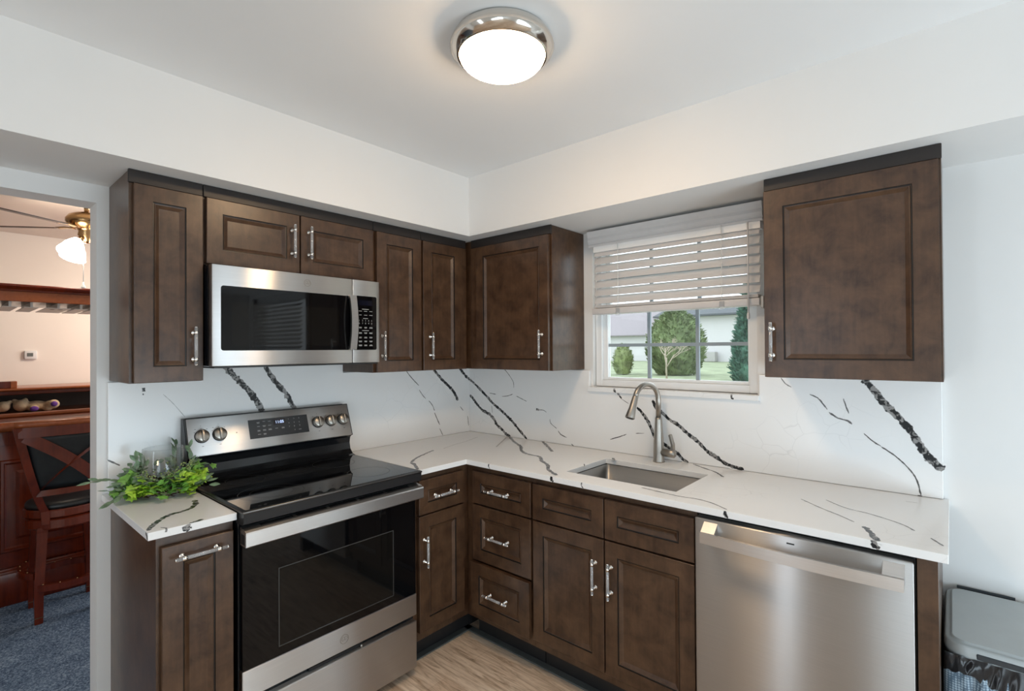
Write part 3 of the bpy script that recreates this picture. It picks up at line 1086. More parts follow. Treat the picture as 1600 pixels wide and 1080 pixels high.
c = thing('end_panel', base_point(M_WIN, 2.43, 0, .3), 'dark wood end panel closing the cabinet run beside the trash bin', 'cabinet panel')
mb = MB(M_WIN)
mb.box(2.4085, 2.4540, 0.001, BT, .002, 0.632, bev=.001)
mb.build('panel', 'cabinet_wood', c)

# flat dark grey strip along the toe kicks
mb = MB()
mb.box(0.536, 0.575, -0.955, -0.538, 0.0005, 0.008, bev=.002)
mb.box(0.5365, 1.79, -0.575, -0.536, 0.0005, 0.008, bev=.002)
struct('trim_1', mb, 'toe_strip')

# ------------------------------------------------------------------ sink
s_ = thing('sink', (1.43, -0.36, 0.70), 'undermount stainless steel sink bowl set into the worktop', 'sink')
mb = MB()
bm = bmesh.new()
SX0, SX1, SY0, SY1, SZ0, SZ1 = 1.176, 1.678, -0.529, -0.190, 0.700, 0.8885
vs = [bm.verts.new(p) for p in [(SX0, SY0, SZ0), (SX1, SY0, SZ0), (SX1, SY1, SZ0), (SX0, SY1, SZ0), (SX0, SY0, SZ1), (SX1, SY0, SZ1), (SX1, SY1, SZ1), (SX0, SY1, SZ1)]]
for f in ((0, 1, 2, 3), (0, 4, 5, 1), (1, 5, 6, 2), (2, 6, 7, 3), (3, 7, 4, 0)):
    bm.faces.new([vs[k] for k in f])
ed = [e for e in bm.edges if len(e.link_faces) == 2]
bmesh.ops.bevel(bm, geom=ed, offset=0.022, segments=5, affect='EDGES', profile=0.5)
bmesh.ops.recalc_face_normals(bm, faces=bm.faces)
bmesh.ops.solidify(bm, geom=bm.faces[:], thickness=0.0012)
mb.bm(bm, 0, smooth=True)
o = mb.build('bowl', 'sink_steel', s_)
mb = MB()
mb.lathe((1.43, -0.30, 0.7005), [(0.0, 0.001), (0.024, 0.001), (0.030, 0.004), (0.043, 0.004), (0.045, 0.0)], 24)
mb.build('drain', 'polished_nickel', s_)

# ------------------------------------------------------------------ faucet
fx, fy = 1.407, -0.088
f_ = thing('faucet', (fx, fy, 0.914), 'brushed nickel gooseneck faucet with side lever behind the sink', 'faucet')
mb = MB()
mb.lathe((fx, fy, 0.9145), [(0.0, 0), (0.0275, 0), (0.0275, 0.004), (0.026, 0.010), (0.025, 0.05), (0.0235, 0.10), (0.0195, 0.16), (0.0165, 0.205), (0.0155, 0.215), (0.0, 0.215)], 28, cap=False)
mb.build('body', 'nickel', f_)
dv = Vector((-0.26, -0.966, 0)).normalized()
base = Vector((fx, fy, 0))
R0, zc = 0.082, 1.213
pts = [base + Vector((0, 0, 1.128))]
for k in range(0, 17):
    a = PI - k * (PI + 0.24) / 16 if False else PI - k * (PI - 0.30) / 16
    pts.append(base + dv * (R0 + R0 * math.cos(a)) + Vector((0, 0, zc + R0 * math.sin(a))))
mb = MB()
mb.tube(pts, 0.0125, 16)
mb.build('spout', 'nickel', f_)
e0 = pts[-1]
t = (pts[-1] - pts[-2]).normalized()
mb = MB()
mb.tube([e0 - t * .004, e0 + t * .002, e0 + t * .055, e0 + t * .100, e0 + t * .104], [.0135, .0138, .0165, .0225, .0215], 20)
mb.tube([e0 + t * .103, e0 + t * .106], [.018, .017], 16, 1)
mb.build('spray_head', ['nickel', 'black_plastic'], f_)
mb = MB()
hz = 0.962
mb.tube([(fx + .005, fy, hz), (fx + .050, fy, hz), (fx + .052, fy, hz), (fx + .078, fy, hz), (fx + .083, fy, hz)], [.0185, .0185, .0195, .0195, .014], 20)
mb.bar([(fx + .071, fy, hz + .010), (fx + .074, fy - .006, hz + .045), (fx + .066, fy - .018, hz + .092)], (0.0045, 0.0012, 0), lambda i: (0.002, 0.010 - .002 * i, 0.002))
mb.build('lever_handle', 'nickel', f_)

# ------------------------------------------------------------------ range
RY0, RY1, RYC = -1.7220, -0.9690, -1.3455
r_ = thing('range', (0.35, RYC, 0.0), 'freestanding stainless steel and black glass electric range between the base cabinets', 'stove')


def curl_mark(mb, M, r, mat=0):
    """round emblem: ring with two script curls"""
    mb.lathe((0, 0, 0), [(r * .90, 0.0), (r * .90, 0.0008), (r, 0.0008), (r, 0.0)], 28, mat, smooth=False, M=M, cap=False)
    for sg, ph in ((-1, 0.3), (1, 0.0)):
        pts = []
        for k in range(18):
            a = ph + k * 0.36
            q = r * (0.44 - 0.018 * k)
            pts.append((sg * r * .30 + q * math.cos(a * sg), q * 1.35 * math.sin(a), 0.0005))
        mb.tube(pts, r * .045, 5, mat, M=M)


mb = MB()
mb.box(0.03, 0.628, RY0 + .003, RY1 - .003, 0.03, 0.893, 0, bev=.003)
mb.box(0.06, 0.60, RY0 + .03, RY1 - .03, 0.0, 0.03, 0)
mb.box(0.628, 0.648, RY0 + .012, RY1 - .012, 0.862, 0.893, 0)
for k in range(5):
    mb.box(0.6475, 0.6495, RY0 + .10 + k * .016, RY0 + .111 + k * .016, 0.867, 0.872, 1)
mb.build('body', ['black_enamel', 'print_dark'], r_)
mb = MB()
mb.box(0.100, 0.690, RY0 - .004, RY1 + .004, 0.9145, 0.9235, 0, bev=.003, seg=2)
mb.prism([(0.62, 0.9145), (0.688, 0.9145), (0.684, 0.880), (0.672, 0.874), (0.62, 0.874)], RY0, RY1, 'y', 1)
mb.box(0.10, 0.63, RY0 + .001, RY1 - .001, 0.893, 0.9145, 1)
o = mb.build('cooktop', ['dark_steel', 'black_plastic'], r_)
mb = MB()
mb.box(0.118, 0.676, RY0 + .010, RY1 - .010, 0.9230, 0.9245, 0, bev=.0006)
for bx, by, br in ((0.515, -1.555, .115), (0.515, -1.555, .075), (0.525, -1.135, .09), (0.245, -1.545, .075), (0.245, -1.145, .095), (0.235, -1.345, .06)):
    mb.lathe((bx, by, 0.92452), [(br, 0), (br, .00012), (br + .0016, .00012), (br + .0016, 0)], 48, 1, smooth=False, cap=False)
mb.build('glass_top', ['black_glass', 'print_dark'], o)
# back guard
mb = MB()
mb.prism([(0.024, 0.893), (0.150, 0.893), (0.150, 0.925), (0.128, 0.930), (0.106, 0.952), (0.098, 0.985), (0.104, 1.012), (0.118, 1.024), (0.066, 1.172), (0.024, 1.180)], RY0 + .002, RY1 - .002, 'y', 0)
o = mb.build('back_guard', 'black_enamel', r_)
M_P = Matrix(((0, -.3333, .9424, .1025), (1, 0, 0, RYC), (0, .9424, .3333, 1.106), (0, 0, 0, 1)))
mb = MB(M_P)
mb.box(-0.3710, 0.3710, -0.0825, 0.0800, -0.014, 0.0, 0, bev=.003, seg=2)
mb.box(-0.3745, -0.3705, -0.084, 0.0825, -0.02, -0.002, 1)
mb.box(0.3705, 0.3745, -0.084, 0.0825, -0.02, -0.002, 1)
mb.box(-0.3745, 0.3745, 0.079, 0.0830, -0.02, -0.002, 1)
for u in (-.3196, -.2515, .1974, .2669, .3333):
    for a, b, wd in ((0.0, .046, .002), (0.0, .0335, .004), (-.022, .0335, .005), (.022, .030, .005), (-.026, .02, .004), (0.0, -.042, .008)):
        mb.box(u + a - wd / 2, u + a + wd / 2, b - .0009, b + .0009, 0, .0004, 1)
mb.box(-.1841, -.1801, -.0024, .0016, 0, .0006, 1)
pn = mb.build('control_fascia', ['brushed_steel', 'print_dark'], r_)
mb = MB(M_P)
mb.box(-0.130, 0.146, -0.0388, 0.0482, 0.0, 0.0016, 0, bev=.0006)
mb.box(-0.021, 0.0375, 0.0135, 0.0425, 0.0016, 0.0020, 1)
for u, v in ((-.0873, .0337), (-.0615, .0359), (-.0369, .0342), (-.0879, .0152), (-.0624, .0163), (-.0377, .0154), (-.0885, -.0032), (-.063, -.0023), (-.0382, -.0023), (-.0882, -.0216), (-.0637, -.0208), (-.008, -.0025), (.0221, -.0014), (.1015, -.0205)):
    for q in range(rnd.choice((1, 2, 2))):
        wd = rnd.uniform(.010, .0155)
        mb.box(u - wd / 2, u + wd / 2, v - .0008 - q * .0038, v + .0008 - q * .0038, .0016, .0019, 2)
for ch, (u, v) in zip('1234567890', ((.0523, .0348), (.0787, .0351), (.1037, .0352), (.0527, .0157), (.0778, .0163), (.1027, .016), (.0518, -.0018), (.0765, -.002), (.1027, -.0015), (.0768, -.02))):
    vs, fs = text_geo(ch, .0085)
    mb.add(vs, fs, 2, M=Matrix.Translation((u, v, .0019)))
vs, fs = text_geo('11:05', .0185)
mb.add(vs, fs, 3, M=Matrix.Translation((.0095, .0262, .0023)))
mb.build('clock_panel', ['panel_grey_glass', 'screen_black', 'print_grey', 'clock_digits'], pn)
for u, v in ((-.3196, -.0035), (-.2515, -.0035), (.1974, -.001), (.2669, -.001), (.3333, -.001)):
    mb = MB(M_P @ Matrix.Translation((u, v + .004, 0)))
    mb.lathe((0, 0, 0), [(.0285, 0), (.0285, .004), (.0265, .006)], 28, 1)
    mb.lathe((0, 0, 0), [(.0262, .004), (.0250, .019), (.0235, .0205), (0.0, .0205)], 28, 0, cap=False)
    mb.box(-.0052, .0052, -.0235, .0235, .019, .031, 0, bev=.0018, seg=2)
    mb.box(-.0010, .0010, .012, .022, .0308, .0313, 1)
    mb.build('knob', ['nickel', 'black_plastic'], r_)
# oven door
mb = MB()
mb.box(0.630, 0.655, RY0 + .008, RY1 - .008, 0.369, 0.855, 0, bev=.002)
mb.box(0.630, 0.6565, RY0 + .006, RY1 - .006, 0.273, 0.368, 1, bev=.002)
dr = mb.build('oven_door', ['black_glass', 'brushed_steel'], r_)
mb = MB(M_RANGE)
mb.rings(-1.592, -1.097, 0.402, 0.685, [(0, .6552), (0, .6558), (.003, .6558), (.0045, .6554), (.0045, .6556)], 0)
for q in range(8):
    mb.m[q] = 1
mb.build('oven_window', ['oven_window_glass', 'oven_outline'], dr)
mb = MB()
mb.prism([(0.652, 0.866), (0.690, 0.860), (0.702, 0.855), (0.7045, 0.850), (0.7045, 0.808), (0.700, 0.804), (0.694, 0.807), (0.690, 0.842), (0.652, 0.850)], RY0 + .001, RY1 - .001, 'y', 0)
n = Vector((0.006, 0, 0.038)).normalized()
for k in range(5):
    c0 = RY0 + .058 + k * .1295
    mb.prism([(0.664, 0.8645), (0.683, 0.8615), (0.683, 0.8622), (0.664, 0.8652)], c0, c0 + .117, 'y', 1)
mb.box(0.656, 0.703, RY0 + .0002, RY0 + .012, 0.806, 0.852, 0)
mb.box(0.664, 0.694, RY0 - .0006, RY0 + .001, 0.812, 0.846, 1)
mb.box(0.656, 0.703, RY1 - .012, RY1 - .0002, 0.806, 0.852, 0)
mb.build('oven_handle', ['handle_steel', 'black_plastic'], dr)
mb = MB(M_RANGE @ Matrix.Translation((-1.334, .319, .6568)))
curl_mark(mb, M_ID, .0185)
mb.build('emblem', 'nickel', dr)
mb = MB()
mb.box(0.600, 0.6555, RY0 + .004, RY1 - .004, 0.036, 0.246, 0, bev=.003)
o = mb.build('storage_drawer', 'brushed_steel', r_)
mb = MB()
mb.box(0.615, 0.640, -1.47, -1.24, 0.2465, 0.262, 0, bev=.003)
mb.lathe((0.645, -1.25, 0.2462), [(0, .012), (.005, .01), (.006, 0)], 12, 1)
mb.build('drawer_latch', ['black_plastic', 'nickel'], o)

# ------------------------------------------------------------------ microwave
m_ = thing('microwave', (0.2, -1.345, 1.402), 'stainless steel over-the-range microwave with black glass door', 'microwave')
mb = MB()
mb.box(0.0215, 0.362, -1.7215, -0.991, 1.406, 1.7975, 0, bev=.003)
mb.box(0.05, 0.395, -1.715, -0.998, 1.4005, 1.406, 1)
mb.box(0.20, 0.26, -1.62, -1.50, 1.3985, 1.4008, 2)
mb.box(0.20, 0.26, -1.22, -1.10, 1.3985, 1.4008, 2)
mb.build('body', ['black_enamel', 'black_plastic', 'print_grey'], m_)


def rrect(x0, x1, y0, y1, r, n=5):
    pts = []
    for cx, cy, a0 in ((x1 - r, y1 - r, 0), (x0 + r, y1 - r, PI / 2), (x0 + r, y0 + r, PI), (x1 - r, y0 + r, 1.5 * PI)):
        for k in range(n + 1):
            a = a0 + k * PI / 2 / n
            pts.append((cx + r * math.cos(a), cy + r * math.sin(a)))
    return pts


mb = MB(M_RANGE)
mb.box(-1.7235, -1.1365, 1.4075, 1.7945, 0.362, 0.4000, 0, bev=.003, seg=2)
mb.prism(rrect(-1.693, -1.1375, 1.4675, 1.7155, .010), .3995, .4012, 'z', 1)
md = mb.build('door', ['brushed_steel', 'black_glass'], m_)
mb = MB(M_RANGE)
mb.prism(rrect(-1.655, -1.205, 1.488, 1.655, .012), .4011, .40135, 'z', 0)  # slightly lighter rounded rectangle on the door glass
mb.build('door_inset', 'oven_window_glass', md)
mb = MB(M_RANGE)
n = 13
pts = [(-1.143, 1.469 + .250 * k / (n - 1), .414 + .016 * math.sin(PI * k / (n - 1))) for k in range(n)]
mb.bar(pts, (.0165, 0, 0), (0, 0, .006), 0, smooth=False)
mb.box(-1.157, -1.129, 1.469, 1.483, .4002, .416, 0)
mb.box(-1.157, -1.129, 1.705, 1.719, .4002, .416, 0)
mb.build('door_handle', 'brushed_steel', md)
mb = MB(M_RANGE @ Matrix.Translation((-1.352, 1.7565, .4003)))
curl_mark(mb, M_ID, .0150)
mb.build('emblem', 'nickel', md)
mb = MB(M_RANGE)
mb.box(-1.1345, -0.9895, 1.4075, 1.7945, 0.362, 0.4000, 0, bev=.003, seg=2)
mb.prism(rrect(-1.1335, -1.0070, 1.4675, 1.7205, .008), .3995, .4012, 'z', 1)
kx = lambda a: -1.124 + (a - 165) / 350 * .117
kz = lambda b: 1.722 - (b - 40) / 900 * .254
mb.box(kx(210), kx(440), kz(200), kz(115), .4011, .4015, 3)
for b, ws in ((264, [150]), (418, [105]), (620, [150])):
    mb.box(kx(333) - .00012 * ws[0], kx(333) + .00012 * ws[0], kz(b) - .0012, kz(b) + .0012, .4011, .4015, 2)
for b in (297, 362, 565, 655, 730, 795, 860):
    for a in (250, 335, 420):
        for q in range(1 if b in (297, 362) else 2):
            wd = rnd.uniform(.006, .009)
            mb.box(kx(a) - wd, kx(a) + wd, kz(b + q * 14) - .0010, kz(b + q * 14) + .0010, .4011, .4015, 2)
for row, b in (('12345', 455), ('67890', 502)):
    for ch, a in zip(row, (233, 285, 333, 383, 432)):
        vs, fs = text_geo(ch, .0105)
        mb.add(vs, fs, 2, M=Matrix.Translation((kx(a), kz(b), .4016)))
mb.build('control_panel', ['brushed_steel', 'black_glass', 'print_grey', 'screen_black'], m_)

# ------------------------------------------------------------------ dishwasher
d_ = thing('dishwasher', (2.1, -0.33, 0.0), 'stainless steel dishwasher with a broad bar handle beside the sink cabinet', 'dishwasher')
mb = MB()
mb.box(1.800, 2.405, -0.612, -0.01, 0.10, 0.884, 0)
mb.box(1.81, 2.395, -0.56, -0.02, 0.0, 0.10, 0)
for k in range(4):
    mb.box(1.95 + k * .085, 1.97 + k * .085, -0.628, -0.611, 0.8845, 0.8855, 1)
mb.build('tub_housing', ['black_plastic', 'print_grey'], d_)
mb = MB()
mb.box(1.8015, 2.4035, -0.6550, -0.613, 0.118, 0.8745, 0, bev=.004, seg=3)
mb.box(2.091, 2.113, -0.6556, -0.6546, 0.8515, 0.8560, 1)
dd = mb.build('door', ['door_steel', 'print_dark'], d_)
mb = MB()
n = 17
hp = []
for k in range(n):
    t = k / (n - 1)
    hp.append((1.835 + .549 * t, -0.694 - .012 * math.sin(PI * t), 0.822))
mb.bar(hp, (0, .0055, 0), (0, 0, .0175), 0)
for x0, x1 in ((1.835, 1.880), (2.335, 2.384)):
    mb.prism([(-0.6545, 0.866), (-0.6545, 0.812), (-0.692, 0.812), (-0.692, 0.838)], x0, x1, 'x', 0)
mb.build('door_handle', 'handle_steel', dd)

# ------------------------------------------------------------------ ceiling light
LX, LY = 1.430, -1.235
l_ = thing('ceiling_light', (LX, LY, ZC), 'round flush ceiling light with brushed nickel rim and glowing glass dome', 'ceiling light')
mb = MB()
mb.lathe((LX, LY, ZC), [(0.0, -.001), (.148, -.001), (.156, -.012), (.162, -.026), (.1635, -.034), (.160, -.043), (.151, -.053), (.143, -.060), (.137, -.063), (.134, -.059), (0.0, -.050)], 56, cap=False)
mb.build('rim', 'rim_nickel', l_)
mb = MB()
prof = []
for k in range(13):
    a = PI / 2 * k / 12
    prof.append((.1335 * math.cos(a) if k < 12 else 0.0, -.059 - .052 * math.sin(a)))
mb.lathe((LX, LY, ZC), prof, 48, cap=False)
mb.build('glass_dome', 'lamp_glass', l_)

# ------------------------------------------------------------------ plant wreath and glass hurricane on the small worktop
WC = Vector((0.150, -1.815, 0.9145))
VR = 0.068
wr = thing('wreath', tuple(WC), 'wreath of artificial ivy and sage leaves on a twig ring beside the range', 'plant arrangement')
mb = MB()
for k in range(50):
    a0 = rnd.uniform(0, 2 * PI)
    rr = rnd.uniform(.082, .112)
    zz = rnd.uniform(.008, .044)
    pts = []
    for j in range(9):
        a = a0 + j * .22
        q = rr + rnd.uniform(-.008, .008)
        pts.append(WC + Vector((max(-.119, math.cos(a) * q), math.sin(a) * q * .85, max(.0045, zz + rnd.uniform(-.012, .012)))))
    mb.tube(pts, rnd.uniform(.0016, .0030), 5)
mb.build('twig_ring', 'twig', wr)


def leaf_ok(p):
    if p.z < WC.z + .003 or p.x < .032:
        return False
    if (Vector((p.x, p.y, 0)) - Vector((WC.x, WC.y, 0))).length < VR + .006 and p.z < WC.z + .19:
        return False
    return not (p.y > -1.735 and (p.x < .17 or p.z < .942))


def leaf(mb, pos, d, nrm, L, W, mat, kind):
    d = d.normalized()
    s = d.cross(nrm).normalized()
    n = s.cross(d).normalized()
    if kind == 'ivy':
        out = [(0, 0), (.14, .22), (.02, .50), (.34, .36), (.50, .60), (.62, .27), (1.0, 0)]
    else:
        out = [(0, 0), (.18, .26), (.45, .44), (.72, .32), (1.0, 0)]
    dr = Vector((0, 0, 1))
    rows = [[pos + d * (a * L) + s * (k * b * W) - n * (abs(k * b) * W * .25) - dr * (.22 * L * a * a) for a, b in out] for k in (1, 0, -1)]
    vs = rows[0] + rows[1] + rows[2]
    if not all(leaf_ok(p) for p in vs):
        return False
    k = len(out)
    fs = []
    for i in range(k - 1):
        fs.append((i, i + 1, k + i + 1, k + i))
        fs.append((k + i, k + i + 1, 2 * k + i + 1, 2 * k + i))
    mb.add(vs, fs, mat)
    return True


mb = MB()
st = MB()
clumps = [(.275, -1.800, .020, 'b', 26), (.270, -1.742, .052, 'b', 26), (.235, -1.725, .080, 'b', 26), (.195, -1.925, .022, 'b', 22), (.235, -1.905, .058, 'b', 22), (.275, -1.76, .075, 'b', 20),
          (.250, -1.850, .055, 'm', 30), (.235, -1.775, .085, 'm', 30), (.165, -1.905, .070, 'm', 28), (.120, -1.925, .050, 'm', 24), (.260, -1.785, .060, 'm', 26), (.20, -1.72, .105, 'm', 22),
          (.150, -1.945, .050, 's', 22), (.205, -1.880, .085, 's', 24), (.085, -1.900, .090, 's', 22), (.235, -1.825, .078, 's', 24), (.180, -1.735, .115, 's', 20), (.060, -1.760, .110, 's', 18),
          (.065, -1.875, .100, 's', 20), (.180, -1.965, .030, 'm', 16), (.20, -1.89, .04, 'b', 18), (.285, -1.72, .045, 's', 16)]
for x, y, z, t, n in clumps:
    y = WC.y + (y - WC.y) * .88
    z *= .78
    if z < .02:
        n //= 4
    c = Vector((x, y, WC.z + z))
    dd = Vector((x - WC.x, y - WC.y, 0)).normalized()
    st.tube([WC + dd * .098 + Vector((0, 0, .03)), (WC + dd * .105 + c) / 2 + Vector((0, 0, .03)), c], .0011, 5)
    for k in range(n):
        for tr in range(6):
            p = c + Vector((rnd.gauss(0, .020), rnd.gauss(0, .021), rnd.gauss(0.004, .012)))
            out = Vector((p.x - WC.x, p.y - WC.y, 0)).normalized()
            d = (out + Vector((rnd.uniform(-.8, .8), rnd.uniform(-.8, .8), rnd.uniform(-.1, .9))))
            nn = Vector((rnd.uniform(-.2, 1.0), rnd.uniform(-.7, .4), .9))
            if t == 's':
                g = leaf(mb, p, d, nn, rnd.uniform(.030, .046), rnd.uniform(.018, .026), 2, 'oval')
            else:
                g = leaf(mb, p, d, nn, rnd.uniform(.024, .038), rnd.uniform(.028, .040), 0 if t == 'b' else 1, 'ivy')
            if g:
                break
# long sprigs reaching past the worktop edge and upward
for pts, n in (([(0.12, -1.91, .05), (0.11, -1.955, .070), (0.105, -1.995, .076), (0.10, -2.03, .072)], 6), ([(0.20, -1.92, .04), (0.22, -1.965, .028), (0.235, -1.995, .012)], 6),
               ([(0.13, -1.895, .08), (0.12, -1.895, .12), (0.115, -1.893, .145)], 7), ([(0.20, -1.738, .1), (0.19, -1.735, .145), (0.185, -1.738, .165)], 7),
               ([(0.06, -1.745, .09), (0.055, -1.745, .145), (0.055, -1.745, .17)], 9), ([(0.05, -1.86, .08), (0.05, -1.86, .13)], 7)):
    P = [Vector((a, b, WC.z + c)) for a, b, c in pts]
    st.tube(P, .0012, 5)
    for k in range(n):
        t = (k + .6) / n * (len(P) - 1)
        i = min(int(t), len(P) - 2)
        p = P[i].lerp(P[i + 1], t - i)
        for tr in range(6):
            d = (P[i + 1] - P[i]).normalized() + Vector((rnd.uniform(-.7, .7), rnd.uniform(-.7, .7), rnd.uniform(-.1, .5)))
            if leaf(mb, p, d, Vector((rnd.uniform(.0, .8), rnd.uniform(-.6, .3), .9)), rnd.uniform(.034, .05), rnd.uniform(.016, .022), 2, 'oval'):
                break
for x, y, z in ((.22, -1.895, .085), (.245, -1.875, .075), (.235, -1.745, .105), (.26, -1.765, .095), (.245, -1.815, .09)):
    for k in range(26):
        q = Vector((x + rnd.gauss(0, .013), y + rnd.gauss(0, .013), WC.z + z + rnd.gauss(0, .011)))
        if leaf_ok(q):
            mb.ball(q, rnd.uniform(.0022, .0036), 3, 1)
mb.add(st.v, st.f, 4, True)
mb.build('foliage', ['ivy_bright', 'ivy_mid', 'leaf_sage', 'berry_green', 'dry_stem'], wr)
mb = MB()
VC = (WC.x, WC.y, 0.9150)
mb.lathe(VC, [(0.0, 0.0), (VR - .002, 0.0), (VR, .003), (VR, .172), (VR - .0013, .174), (VR - .0026, .172), (VR - .0026, .008), (0.0, .007)], 48, cap=False)
o = mb.build('hurricane_vase', 'vase_glass', None, VC)
tag(o, 'clear glass cylinder vase standing inside the leafy wreath', 'vase')

# ------------------------------------------------------------------ trash bin
tb = thing('trash_bin', (2.64, -0.24, 0), 'grey swing-top trash bin with a bag tucked under its rim, beside the end panel', 'trash bin')
TX0, TX1, TY0, TY1 = 2.462, 2.80, -0.462, -0.014


def rr_ring(x0, x1, y0, y1, r, n=6):
    return rrect(x0, x1, y0, y1, r, n)


mb = MB()
lo = rr_ring(TX0 + .045, TX1 - .045, TY0 + .05, TY1 - .03, .04)
hi = rr_ring(TX0 + .012, TX1 - .012, TY0 + .018, TY1 - .012, .04)
k = len(lo)
vs = [(a, b, 0.003) for a, b in lo] + [(a, b, .565) for a, b in hi]
mb.add(vs, [(i, (i + 1) % k, k + (i + 1) % k, k + i) for i in range(k)], 0, True)
mb.add(vs, [list(range(k))[::-1]], 0)
mb.build('bin_body', 'bin_dark', tb)
mb = MB()
prof = [(.018, .560), (.0, .566), (-.002, .580), (.0, .600), (.004, .6055), (.010, .604), (.014, .610), (.018, .612)]
loops = []
for d, z in prof:
    loops.append([(a, b, z) for a, b in rr_ring(TX0 + d, TX1 - d, TY0 + d, TY1 - d, max(.012, .05 - d))])
vs = [p for L in loops for p in L]
k = len(loops[0])
fs = [(i * k + j, i * k + (j + 1) % k, (i + 1) * k + (j + 1) % k, (i + 1) * k + j) for i in range(len(loops) - 1) for j in range(k)]
mb.add(vs, fs, 0, True)
e = (len(loops) - 1) * k
mb.add(vs, [[e + j for j in range(k)]], 0)
mb.box(2.53, 2.76, TY0 - .0035, TY0 + .002, .5755, .5925, 1, bev=.003)
ld = mb.build('lid', ['bin_grey', 'bin_dark'], tb)
mb = MB()
mb.box(TX0 + .03, TX1 - .16, TY1 + .0005, TY1 + .004, .606, .616, 0)
mb.build('hinge', 'bin_dark', ld)


def skirt(name, mat, z0, z1, amp, seedv, d0, d1, rag=.02, nz=12, nu=150):
    r2 = random.Random(seedv)
    ph = [(r2.uniform(0, 6.3), r2.randint(9, 40), r2.uniform(.3, 1)) for _ in range(9)]
    ring = rr_ring(0, 1, 0, 1, .1, 3)
    vs = []
    P = []
    per = [(TX0, TY1), (TX0, TY0), (TX1, TY0), (TX1, TY1)]
    tot = [0.0]
    for i in range(3):
        tot.append(tot[-1] + math.dist(per[i], per[i + 1]))
    for u in range(nu):
        s = tot[-1] * u / (nu - 1)
        i = 0 if s < tot[1] else (1 if s < tot[2] else 2)
        t = (s - tot[i]) / (tot[i + 1] - tot[i])
        x = per[i][0] + (per[i + 1][0] - per[i][0]) * t
        y = per[i][1] + (per[i + 1][1] - per[i][1]) * t
        nx, ny = [(-1, 0), (0, -1), (1, 0)][i]
        bot = z0 + rag * math.sin(7 * s / tot[-1] * 6.3 + seedv) + r2.uniform(-.006, .006)
        for j in range(nz):
            q = j / (nz - 1)
            z = z1 + (bot - z1) * q
            wv = sum(c * math.sin(a + b * s * 6 + 4 * q * c) for a, b, c in ph) / 5
            off = d0 + (d1 - d0) * q + amp * wv * min(1, q * 3 + .15)
            off = max(.0035, off)
            vs.append((x + nx * off, y + ny * off, z + .006 * wv))
    fs = [(u * nz + j, (u + 1) * nz + j, (u + 1) * nz + j + 1, u * nz + j + 1) for u in range(nu - 1) for j in range(nz - 1)]
    mb = MB()
    vs = [(max(p[0], 2.4595) if p[1] > -.66 else p[0], min(p[1], -.006), p[2]) for p in vs]
    mb.add(vs, fs, 0, True)
    return mb.build(name, mat, tb)


skirt('bag', 'bag_black', .520, .575, .010, 3, .004, .014, .014)['label'] = 'shiny black bag gathered under the lid rim'
skirt('bag', 'bag_blue', .30, .552, .018, 8, .004, .034, .02)['label'] = 'blue-grey dotted plastic bag'

# ------------------------------------------------------------------ the bar room seen through the opening
b_ = thing('bar', (-1.9, -1.9, 0.004), 'dark mahogany home bar with panelled front and moulded arm rail behind the stool', 'bar')
YA, YZ = -3.3, -0.7
mb = MB()
mb.box(-2.05, -1.655, YA, YZ, 0.004, 1.02, 0)
mb.box(-2.05, -1.628, YA, YZ, 0.004, 0.19, 0, bev=.006, seg=2)
mb.prism([(-1.655, .19), (-1.630, .19), (-1.634, .200), (-1.642, .204), (-1.645, .214), (-1.655, .216)], YA, YZ, 'y', 0)
mb.box(-1.655, -1.638, YA, YZ, 0.93, 1.02, 0)
mb.build('front', 'mahogany', b_)
for yc in (-2.62, -1.905, -1.19):
    mb = MB(M_RANGE @ Matrix.Translation((yc, 0, -1.655)))
    mb.rings(-.335, .335, .225, .925, [(0, 0), (0, .012), (.082, .012), (.088, .020), (.100, .020), (.104, .010), (.112, .004), (.15, .004), (.165, .012)], 0)
    mb.build('panel', 'mahogany', b_)
mb = MB()
mb.box(-2.10, -1.60, YA, YZ, 1.022, 1.046, 0, bev=.004)
mb.build('top', 'mahogany', b_)
mb = MB()
pts = [(-1.640, 1.010), (-1.605, 1.008), (-1.580, 1.016), (-1.566, 1.032), (-1.566, 1.046), (-1.578, 1.060), (-1.600, 1.066), (-1.622, 1.060), (-1.640, 1.047)]
mb.prism(pts, YA, YZ, 'y', 0, smooth=True)
mb.build('arm_rail', 'mahogany_light', b_)
mb = MB()
mb.box(-2.12, -2.085, YA, YZ, 1.0465, 1.070, 0, bev=.005, seg=2)
mb.build('spill_lip', 'mahogany_light', b_)

bb = thing('back_bar', (-3.0, -1.8, 0.004), 'mahogany back bar cabinet with a dark open niche against the wall', 'cabinet')
mb = MB()
mb.box(-3.27, -2.76, -2.9, -0.5, 0.004, 0.985, 0)
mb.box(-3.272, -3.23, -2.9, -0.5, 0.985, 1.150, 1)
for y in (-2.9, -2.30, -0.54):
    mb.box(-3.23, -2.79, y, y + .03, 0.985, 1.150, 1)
mb.build('carcass', ['mahogany', 'mahogany_niche'], bb)
mb = MB()
mb.box(-3.27, -2.74, -2.9, -0.5, 1.008 - .022, 1.012, 0, bev=.004)
mb.build('counter', 'mahogany_light', bb)
mb = MB()
mb.box(-3.272, -2.765, -2.905, -0.495, 1.150, 1.180, 0, bev=.004)
mb.box(-3.272, -2.750, -2.91, -0.49, 1.1802, 1.198, 1, bev=.005, seg=2)
mb.build('top', ['mahogany', 'mahogany_light'], bb)

